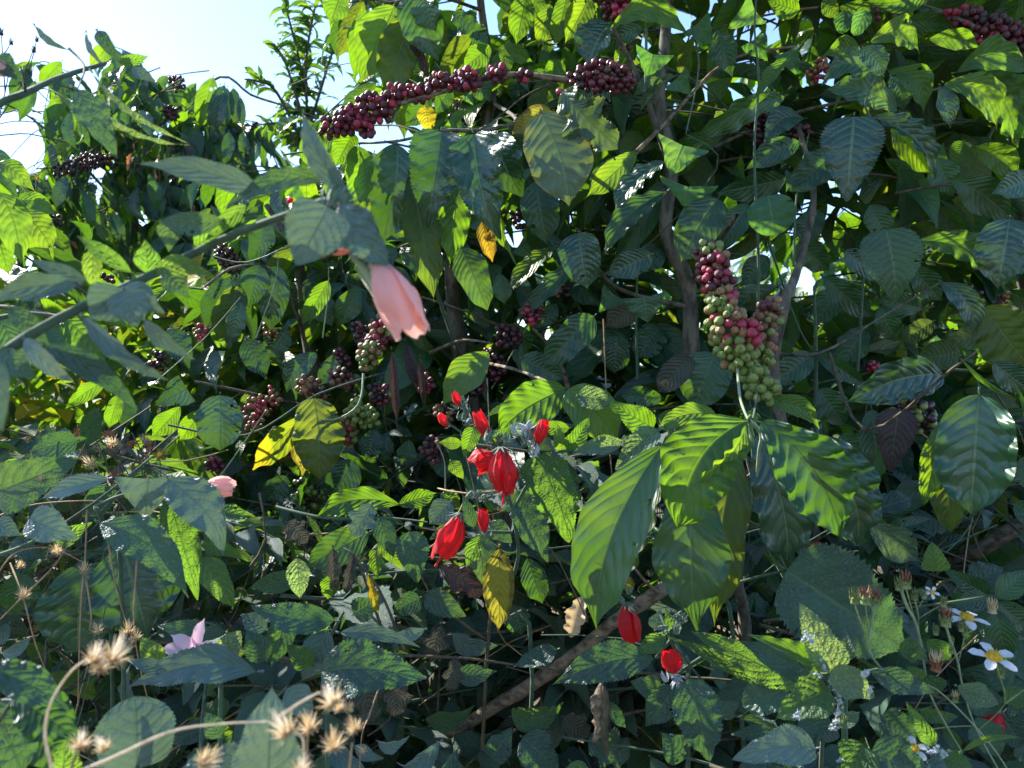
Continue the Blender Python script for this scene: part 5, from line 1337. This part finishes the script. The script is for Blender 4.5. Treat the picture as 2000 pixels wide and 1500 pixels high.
# woolly mealybugs
for px, py, d in [(1612, 1308, .7), (1600, 1316, .7), (1625, 1330, .7), (1620, 1345, .71), (1640, 1352, .71), (1638, 1368, .71), (1636, 1392, .72), (1634, 1408, .73), (1628, 1424, .73), (1572, 1240, .685), (1584, 1250, .685), (1556, 1394, .68), (1688, 1316, .68), (1642, 1483, .73), (1818, 1468, .72), (1832, 1464, .72), (1842, 1474, .73), (1700, 1350, .69), (1606, 1298, .7)]:
    b = Bag()
    for _ in range(7):
        c = P(px + random.gauss(0, 3.5), py + random.gauss(0, 4), d + random.gauss(-.004, .003)); r_ = random.uniform(.0007, .0016)
        b.add(SPH[0] * r_ * np.array([1.2, .8, .7], np.float32) + np.array(tuple(c), np.float32), SPH[1], 'wool')
        co, fa = spikes(.003, .0018, 5, -.2, .1); b.add(xform(zframe(c, c + rv(.01)), co), fa, 'wool')
    wooly.part('mealybug_cluster', b.mesh('mealybug_cluster'), None, Matrix.Identity(4))
# ---- daisies
def dome(r, h, seg=12, ring=5, bumps=.12):
    co, fa = [], []
    for i in range(ring + 1):
        t = i / ring * math.pi / 2
        for k in range(seg):
            a = k * 2 * math.pi / seg + i * .26; rr = r * math.cos(t) * (1 + random.uniform(-bumps, bumps)); co.append((rr * math.cos(a), rr * math.sin(a), h * math.sin(t) * (1 + random.uniform(-bumps, bumps))))
    for i in range(ring):
        for k in range(seg): fa.append((i * seg + k, i * seg + (k + 1) % seg, (i + 1) * seg + (k + 1) % seg, (i + 1) * seg + k))
    return np.array(co, np.float32), np.array(fa, np.int32)
def daisy(th, px, py, d, rpx, n, tilt, az, ph=0, label=None):
    c = P(px, py, d); up = Vector((math.sin(az) * math.sin(tilt), -math.cos(az) * math.sin(tilt), math.cos(tilt))); mw = zframe(c, c + up); r = rpx * d / F
    co, fa = dome(r * .33, r * .30, 14, 6, .2); co2, fa2 = spikes(r * .22, r * .34, 12, .0, .10, 0, 1.3)
    fl = th.part('flower', mesh_from(np.vstack([co, co2]), np.vstack([fa, fa2 + len(co)]), name='flower'), 'yellow', mw, label=label)
    for k in range(n):
        g = leaf_geo('g', r * random.uniform(.72, .85), r * .44, 8, 2, fold=.2, bend=.06, quilt=.03, wave=.02, pet=0, seed=k); g[0][:, 2] *= 1
        a = ph + k * 2 * math.pi / n
        co_ = g[0].copy(); u = g[2][:, 0]; co_[:, 0] *= (.6 + .9 * u) * 1.35
        th.part('petal', mesh_from(co_, g[1], g[2], 'petal'), 'white', mw @ Matrix.Rotation(a, 4, 'Z') @ Matrix.Translation((0, r * .22, 0)) @ Matrix.Rotation(random.uniform(-.25, .1), 4, 'X'), fl)
    cc, cf_ = spikes(r * .3, r * .25, 8, .1, .25); th.part('bracts', mesh_from(cc, cf_, name='bracts'), 'seedgreen', mw @ Matrix.Translation((0, 0, -r * .3)), fl)
daisy(daisyW, 1940, 1284, .70, 44, 5, .42, 0, .35, 'largest white daisy')
daisy(daisyW, 1888, 1208, .78, 40, 5, .22, .3, .9)
daisy(daisyW, 1786, 1463, .74, 28, 5, .6, -.3, .2)
daisy(daisyW, 1820, 1157, .76, 15, 5, .8, 0, .2)
def seedhead(th, px, py, d, hpx, mat, mat2=None, name='seed_head', spread=.5, ang=0.0, n=26):
    L = hpx * d / F; c = P(px, py, d); up = Vector((math.sin(ang), 0, math.cos(ang))); mw = zframe(c - up * L / 2, c + up * L / 2); b = Bag()
    co, fa = dome(L * (.26 if spread < 1 else .14), L * .5, 10, 4, .15); b.add(co, fa, mat)
    if spread > 1:
        b = Bag()
        for ring, (ll, rr, up_, mm) in enumerate([(.95, .10, 1.0, mat2 or mat), (.9, .28, .95, mat2 or mat), (.72, .46, .8, mat), (.5, .52, .5, mat), (.42, .40, -.25, mat)]):
            co, fa = spikes(L * ll, L * rr, 9, -.35, .16, ring * .4, up_); b.add(co, fa, mm)
        return th.part(name, b.mesh(name), None, mw)
    for ring, (zz, rr, mm) in enumerate([(0, .30, mat), (.15, .34, mat), (.4, .32, mat2 or mat), (.55, .26, mat2 or mat)]):
        co, fa = spikes(L * .55, L * rr * (1 + spread), n // 3, .3, .13, ring * .4); co = co + np.array([0, 0, L * zz], np.float32); b.add(co, fa, mm)
    return th.part(name, b.mesh(name), None, mw)
for px, py, h, m1, m2 in [(1669, 1163, 32, 'seedgreen', 'seedgreen'), (1690, 1162, 36, 'seedgreen', 'seedbrown'), (1711, 1166, 34, 'seedgreen', 'seedbrown'), (1757, 1138, 30, 'seedgreen', 'seedgreen'), (1769, 1132, 34, 'seedgreen', 'seedbrown'), (1786, 1160, 24, 'seedgreen', 'seedgreen'),
                      (1805, 1160, 18, 'seedgreen', 'seedgreen'), (1843, 1174, 22, 'seedgreen', 'seedgreen'), (1847, 1203, 40, 'seedgreen', 'seedbrown'), (1828, 1230, 20, 'seedgreen', 'seedgreen'), (1878, 1222, 22, 'seedgreen', 'seedgreen'), (1886, 1230, 22, 'seedgreen', 'seedgreen'), (1858, 1250, 18, 'seedgreen', 'seedgreen'),
                      (1858, 1268, 16, 'seedgreen', 'seedgreen'), (1828, 1290, 40, 'seedbrown', 'strawhead'), (1785, 1335, 26, 'seedgreen', 'strawhead'), (1866, 1360, 22, 'seedgreen', 'strawhead'), (1955, 1312, 22, 'seedgreen', 'seedgreen')]:
    seedhead(daisyW, px, py, .76 + random.uniform(-.01, .01), h, m1, m2)
seedhead(pinw, 1938, 1182, .97, 30, 'strawhead')
for q, r in [([(1720, 1520, .78), (1690, 1440, .8)], .001), ([(1669, 1178, .76), (1680, 1210, .76), (1697, 1252, .76)], .0008), ([(1690, 1180, .76), (1694, 1215, .76), (1697, 1252, .76)], .0008), ([(1708, 1182, .76), (1702, 1220, .76), (1697, 1252, .76), (1702, 1280, .76), (1735, 1318, .76), (1776, 1332, .76), (1830, 1347, .75), (1910, 1425, .74), (1960, 1490, .74), (1985, 1540, .74)], .0013),
              ([(1760, 1152, .76), (1772, 1185, .76), (1788, 1215, .76), (1800, 1265, .77), (1815, 1350, .77), (1850, 1420, .77), (1880, 1470, .77)], .0015), ([(1769, 1148, .76), (1788, 1215, .76)], .0009), ([(1786, 1170, .76), (1793, 1200, .76), (1795, 1250, .77)], .0009), ([(1843, 1180, .76), (1815, 1195, .76), (1795, 1208, .76)], .0009),
              ([(1805, 1168, .76), (1795, 1185, .76)], .0008), ([(1847, 1222, .76), (1856, 1250, .76), (1870, 1290, .76), (1880, 1340, .76), (1905, 1420, .75), (1960, 1520, .75)], .0013), ([(1886, 1205, .78), (1884, 1240, .77), (1872, 1292, .76)], .0011), ([(1940, 1288, .7), (1952, 1320, .72), (1962, 1375, .73), (1912, 1425, .74)], .0009), ([(1962, 1375, .73), (2010, 1340, .73)], .0011),
              ([(1786, 1466, .74), (1800, 1500, .75), (1810, 1540, .75)], .001), ([(1740, 1440, .8), (1850, 1420, .8), (1960, 1418, .8)], .0010)]:
    stem(daisyW, 'stem', q, r, 'seedgreen' if r < .0013 else 'palestem', 6, .05)

# ---------------------------------------------------------------- dry straw weeds
dry = [
 ('dry_seed_stalk', 'thin upright brown dry stalk at lower left, straight down past the dark pleated leaf', [[(170, 985, .8), (166, 1100, .78), (158, 1180, .77), (152, 1380, .78)]], [(165, 1105, 30)], .78),
 ('dry_seed_stalk', 'dry stalk nearest the left edge, with a spiky tan head at its bend', [[(20, 1100, .8), (45, 1165, .77), (70, 1260, .77), (105, 1345, .8)], [(45, 1165, .77), (110, 1100, .78), (150, 1030, .8)], [(45, 1165, .77), (0, 1210, .76)], [(-10, 1130, .78), (30, 1080, .78), (100, 1070, .78), (165, 1100, .78)]], [(45, 1155, 34), (112, 1072, 24)], .77),
 ('dry_seed_stalk', 'pair of bent dry stalks ending in a tan seed cluster before the broad pleated leaf', [[(212, 1062, .78), (225, 1140, .77), (245, 1212, .76)], [(168, 1130, .78), (178, 1200, .78), (175, 1230, .78)]], [(250, 1222, 34), (188, 1225, 30)], .76),
 ('dry_seed_stalk', 'dry stalk right of the tan seed cluster, running on down to the pink star flower', [[(268, 1090, .78), (262, 1180, .77), (263, 1240, .76), (275, 1310, .76), (290, 1370, .78)]], [(264, 1238, 28)], .76),
 ('dry_seed_stalk', 'slender tan stalk at the bottom, left of the shrivelled brown leaves', [[(745, 1330, .82), (720, 1400, .8), (706, 1440, .78), (702, 1530, .78)]], [(705, 1462, 26), (682, 1380, 26), (690, 1330, 22)], .78),
 ('dry_seed_stalk', 'blurred thick dry stalk bending up from the bottom left corner to pale fluffy heads', [[(110, 1530, .38), (88, 1440, .38), (100, 1370, .38), (140, 1310, .38), (175, 1285, .38)]], [(190, 1270, 44), (232, 1265, 54), (200, 1290, 40)], .38),
 ('dry_seed_stalk', 'blurred short stalk in the bottom left corner with two cream fluffy heads', [[(130, 1530, .38), (150, 1470, .38), (165, 1450, .38)]], [(158, 1440, 40), (196, 1450, 36)], .38),
 ('dry_seed_stalk', 'long blurred pale stalk along the bottom edge with a cream papery head at its end', [[(120, 1520, .37), (215, 1482, .365), (330, 1430, .36), (430, 1414, .36), (520, 1410, .36)], [(545, 1400, .36), (590, 1370, .37), (625, 1352, .37)], [(560, 1425, .36), (590, 1440, .36), (592, 1475, .36)]], [(545, 1410, 60), (640, 1352, 52), (592, 1490, 40)], .36),
 ('dry_seed_stalk', 'blurred brown dry seed heads beside the cream papery head at the bottom', [[(600, 1530, .4), (600, 1450, .4), (612, 1410, .4)], [(680, 1530, .42), (688, 1450, .42)], [(400, 1540, .42), (412, 1490, .42)]], [(600, 1405, 44), (688, 1412, 34), (650, 1440, 46), (412, 1478, 46), (660, 1375, 24)], .4),
 ('dry_seed_stalk', 'tangle of thin straw stalks at the far left between the bluish leaves', [[(-10, 1010, .85), (70, 985, .85), (180, 978, .85), (230, 985, .85)], [(-10, 945, .85), (80, 950, .84), (150, 955, .84)], [(60, 880, .9), (85, 960, .88), (110, 1010, .86), (90, 1090, .86)]], [(110, 1068, 24), (40, 1100, 20), (80, 930, 22), (215, 860, 26), (170, 900, 30), (185, 930, 30)], .84)]
for nm, lab, qs, heads, d in dry:
    th = Thing(nm, lab, 'dry stalk', P(qs[0][-1][0], 1560, d), 'dry seed stalks')
    for q in qs: stem(th, 'stalk', q, .0010 if d > .5 else .0009, 'straw' if d > .5 else 'fluff' if 'pale' in lab else 'straw', 6, .08)
    for px, py, h in heads:
        h *= .95 if d < .5 else .78
        m1 = 'fluff' if ('cream' in lab or 'fluffy' in lab) else 'strawhead'
        if 'brown dry seed heads' in lab: m1 = 'strawhead'
        b_ = seedhead(th, px, py, d - .004, h, 'strawhead', m1, spread=2.0, ang=random.uniform(-1, 1), n=54)
# tangle of dry flower heads behind the bluish leaves
tg = Thing('dead_weed', 'clump of dead brown weed heads and tangled stalks behind the bluish leaves at left', 'dead weed', P(200, 1000, 1.0))
for k in range(34):
    px = random.uniform(120, 330); py = random.uniform(840, 960)
    seedhead(tg, px, py, random.uniform(.92, 1.0), random.uniform(14, 28), 'seedbrown' if k % 3 == 0 else 'dg_s', 'strawhead' if k % 4 == 0 else None, ang=random.uniform(-1.5, 1.5), n=15) if False else seedhead(tg, px, py, random.uniform(.92, 1.0), random.uniform(14, 26), ['seedbrown', 'deadwood', 'bark'][k % 3], None, ang=random.uniform(-1.5, 1.5), n=15)
for k in range(12):
    a = (random.uniform(100, 330), random.uniform(840, 900), .95); stem(tg, 'stalk', [a, (a[0] + random.uniform(-40, 40), a[1] + 70, .95), (a[0] + random.uniform(-60, 60), a[1] + 170, 1.0)], .0009, 'twig', 5)
of = Thing('orange_flower', 'small orange yellow flower behind the bluish leaves at left', 'flower', P(318, 1000, .9))
daisy(of, 312, 888, .93, 16, 7, .9, .2); stem(of, 'stem', [(312, 892, .93), (316, 950, .93), (320, 1010, .93)], .0009, 'greenstem', 5)
for o in of.o.children_recursive:
    if o.name.startswith('petal'): o.data.materials.clear(); o.data.materials.append(M['yl'])
# orange withered strings in the upper left bush
for k in range(70):
    px = random.gauss(210, 75); py = random.gauss(335, 55)
    if inpoly(px, py, SKY): continue
    p = P(px, py, random.uniform(2.3, 2.5))
    filler_leaf(bushB, p, Vector((random.gauss(0, .4), random.gauss(0, .4), -1)), rv() + Vector((0, -1, 0)), random.uniform(.03, .07), 'x', random.choice(['or', 'dr', 'dr', 'or']), 1, True, 0)
for k in range(46):
    px = random.gauss(430, 45); py = random.gauss(265, 30)
    if inpoly(px, py, SKY): continue
    filler_leaf(bushB, P(px, py, 2.5), Vector((random.gauss(0, .5), random.gauss(0, .4), -1)), rv() + Vector((0, -1, 0)), random.uniform(.03, .07), 'x', 'dp', 1, True, 0)
for k in range(14):
    px = random.uniform(100, 460); py = random.uniform(200, 330); a = (px, py, 2.5)
    stem(bushB, 'dry_string', [a, (px + random.uniform(-12, 12), py + 40, 2.48), (px + random.uniform(-20, 20), py + random.uniform(70, 130), 2.46)], .0022, 'twig', 4)
# thin weed tips against the sky at the far left
sw = Thing('seeding_weed', 'thin dark seeding weed tips against the white sky at the upper left corner', 'weed', P(0, 700, 1.8))
for q in [[(-20, 300, 1.6), (10, 180, 1.6), (20, 120, 1.6)], [(-20, 260, 1.6), (50, 150, 1.6), (72, 75, 1.6)], [(10, 180, 1.6), (2, 60, 1.6)], [(40, 165, 1.6), (66, 95, 1.6)], [(-10, 120, 1.6), (12, 100, 1.6), (22, 80, 1.6)]]:
    stem(sw, 'stem', q, .0018, 'twig', 4); seedhead(sw, q[-1][0], q[-1][1], q[-1][2], random.uniform(11, 18), 'bark', n=12)
# shrivelled twist hanging below the branch
tw_ = Thing('shrivelled_leaf', 'shrivelled twisted brown dry leaf hanging upright below the fallen branch', 'dead leaf', P(1175, 1335, .92))
stem(tw_, 'blade', [(1178, 1335, .92), (1168, 1370, .92), (1172, 1410, .92), (1160, 1450, .92)], [.003, .009, .008, .002], 'deadwood', 9, .35)
stem(tw_, 'blade', [(1180, 1340, .915), (1182, 1380, .915), (1178, 1430, .915), (1188, 1475, .915)], [.002, .006, .006, .001], 'twig', 8, .35)
pl = Thing('fallen_leaf', 'pale cream dead leaf caught in sunlight left of the fallen branch end', 'dead leaf', P(1130, 1180, 1.0))
g = leaf_geo('x', .055, .034, 20, 3, wave=.12, fold=.5)
x, y, z = frame(P(1140, 1165, 1.0), P(1118, 1235, 1.0), 10); pl.part('blade', mesh_from(*g, 'blade'), 'strawhead', mat4(x, y, z, P(1140, 1165, 1.0)))

# ================================================================ turn leaf and cherry records into objects
GX, GY = 500, 375
def visible_counts():
    buf = np.zeros((GY, GX), np.int32); order = sorted(range(len(ALL)), key=lambda i: -(ALL[i]['pts'][0].y + ALL[i]['pts'][2].y))
    for i in order:
        q = [pix(p) for p in ALL[i]['pts']]; q = [(a / 4, b / 4) for a, b in q]; cx = sum(a for a, _ in q) / 4; cy = sum(b for _, b in q) / 4
        q = [(cx + (a - cx) * 1.08, cy + (b - cy) * 1.08) for a, b in q]
        x0 = max(0, int(min(a for a, _ in q))); x1 = min(GX - 1, int(max(a for a, _ in q)) + 1); y0 = max(0, int(min(b for _, b in q))); y1 = min(GY - 1, int(max(b for _, b in q)) + 1)
        if x1 <= x0 or y1 <= y0: continue
        X, Y = np.meshgrid(np.arange(x0, x1 + 1), np.arange(y0, y1 + 1)); ins = np.ones(X.shape, bool); ar = 0
        for k in range(4): a, b = q[k]; c, d = q[(k + 1) % 4]; ar += a * d - c * b
        for k in range(4):
            a, b = q[k]; c, d = q[(k + 1) % 4]; ins &= (((c - a) * (Y - b) - (d - b) * (X - a)) * (1 if ar > 0 else -1) >= 0)
        buf[y0:y1 + 1, x0:x1 + 1][ins] = i + 1
    return np.bincount(buf.ravel(), minlength=len(ALL) + 1)[1:]
VIS = visible_counts()
for i, r in enumerate(ALL): r['vis'] = int(VIS[i])
def geo_of(r):
    return r['geo'] if r['geo'] is not None else proto(r['shape'], r['k'], r.get('lod', 1))['g']
def me_of(r):
    if r['geo'] is not None:
        me = mesh_from(*r['geo'], 'leaf'); me.materials.append(M[r['mat']]); return me
    p = proto(r['shape'], r['k'], 0 if r['vis'] > 90 else 1)
    if r['mat'] not in p['me']:
        me = mesh_from(*p['g'], 'leaf'); me.materials.append(M[r['mat']]); p['me'][r['mat']] = me
    return p['me'][r['mat']]
nobj = 0
for th in THINGS:
    ls = sorted(th.leaves, key=lambda r: -(r['vis'] + (4 if r['hero'] else 0)))
    singles = [r for r in ls[:295] if r['vis'] >= 5 or (r['hero'] and r['vis'] >= 2)]; ids = set(id(r) for r in singles); rest = [r for r in ls if id(r) not in ids]
    for r in singles:
        th.part(r['name'], me_of(r), None, r['mw'], label=r['label']); nobj += 1
    if rest:
        b = Bag()
        for r in rest: g = geo_of(r); b.add(xform(r['mw'], g[0]), g[1], r['mat'], g[2], random.random())
        o = th.part('foliage', b.mesh('foliage'), None, Matrix.Translation((0, 0, 0))); o['kind'] = 'stuff'
    if id(th) in TW:
        b = Bag()
        for pts in TW[id(th)][1]:
            pts = [p for p in pts if ok_leaf([p] * 4, .01, True, .0, .004)]
            if len(pts) > 2: co, fa = tube(pts, list(np.linspace(.0028, .0012, len(pts))), 5, .05, 2); b.add(co, fa, 'twig' if random.random() < .6 else 'greenstem')
        if b.n: o = th.part('twigs', b.mesh('twigs'), None, Matrix.Translation((0, 0, 0))); o['kind'] = 'stuff'
    ch = sorted(th.cher, key=lambda c: c[0].y); 
    for j, (p, v, r, m) in enumerate(ch):
        mw = zframe(p, p + (v + rv(.25)).normalized()) @ Matrix.Diagonal((r, r, r, 1))
        if j < 298: th.part('cherry', cherry_mesh(m), None, mw); nobj += 1
        else:
            if j == 298: cb_ = Bag()
            cb_.add(xform(mw, SPH[0]), SPH[1], m, None, random.random())
    if len(ch) > 298: o = th.part('cherries', cb_.mesh('cherries'), None, Matrix.Translation((0, 0, 0))); o['kind'] = 'stuff'
print('leaf/cherry objects', nobj, 'leaves', len(ALL), 'objects', len(bpy.data.objects), 'tris', sum(len(o.data.polygons) * 2 for o in bpy.data.objects if o.type == 'MESH'))
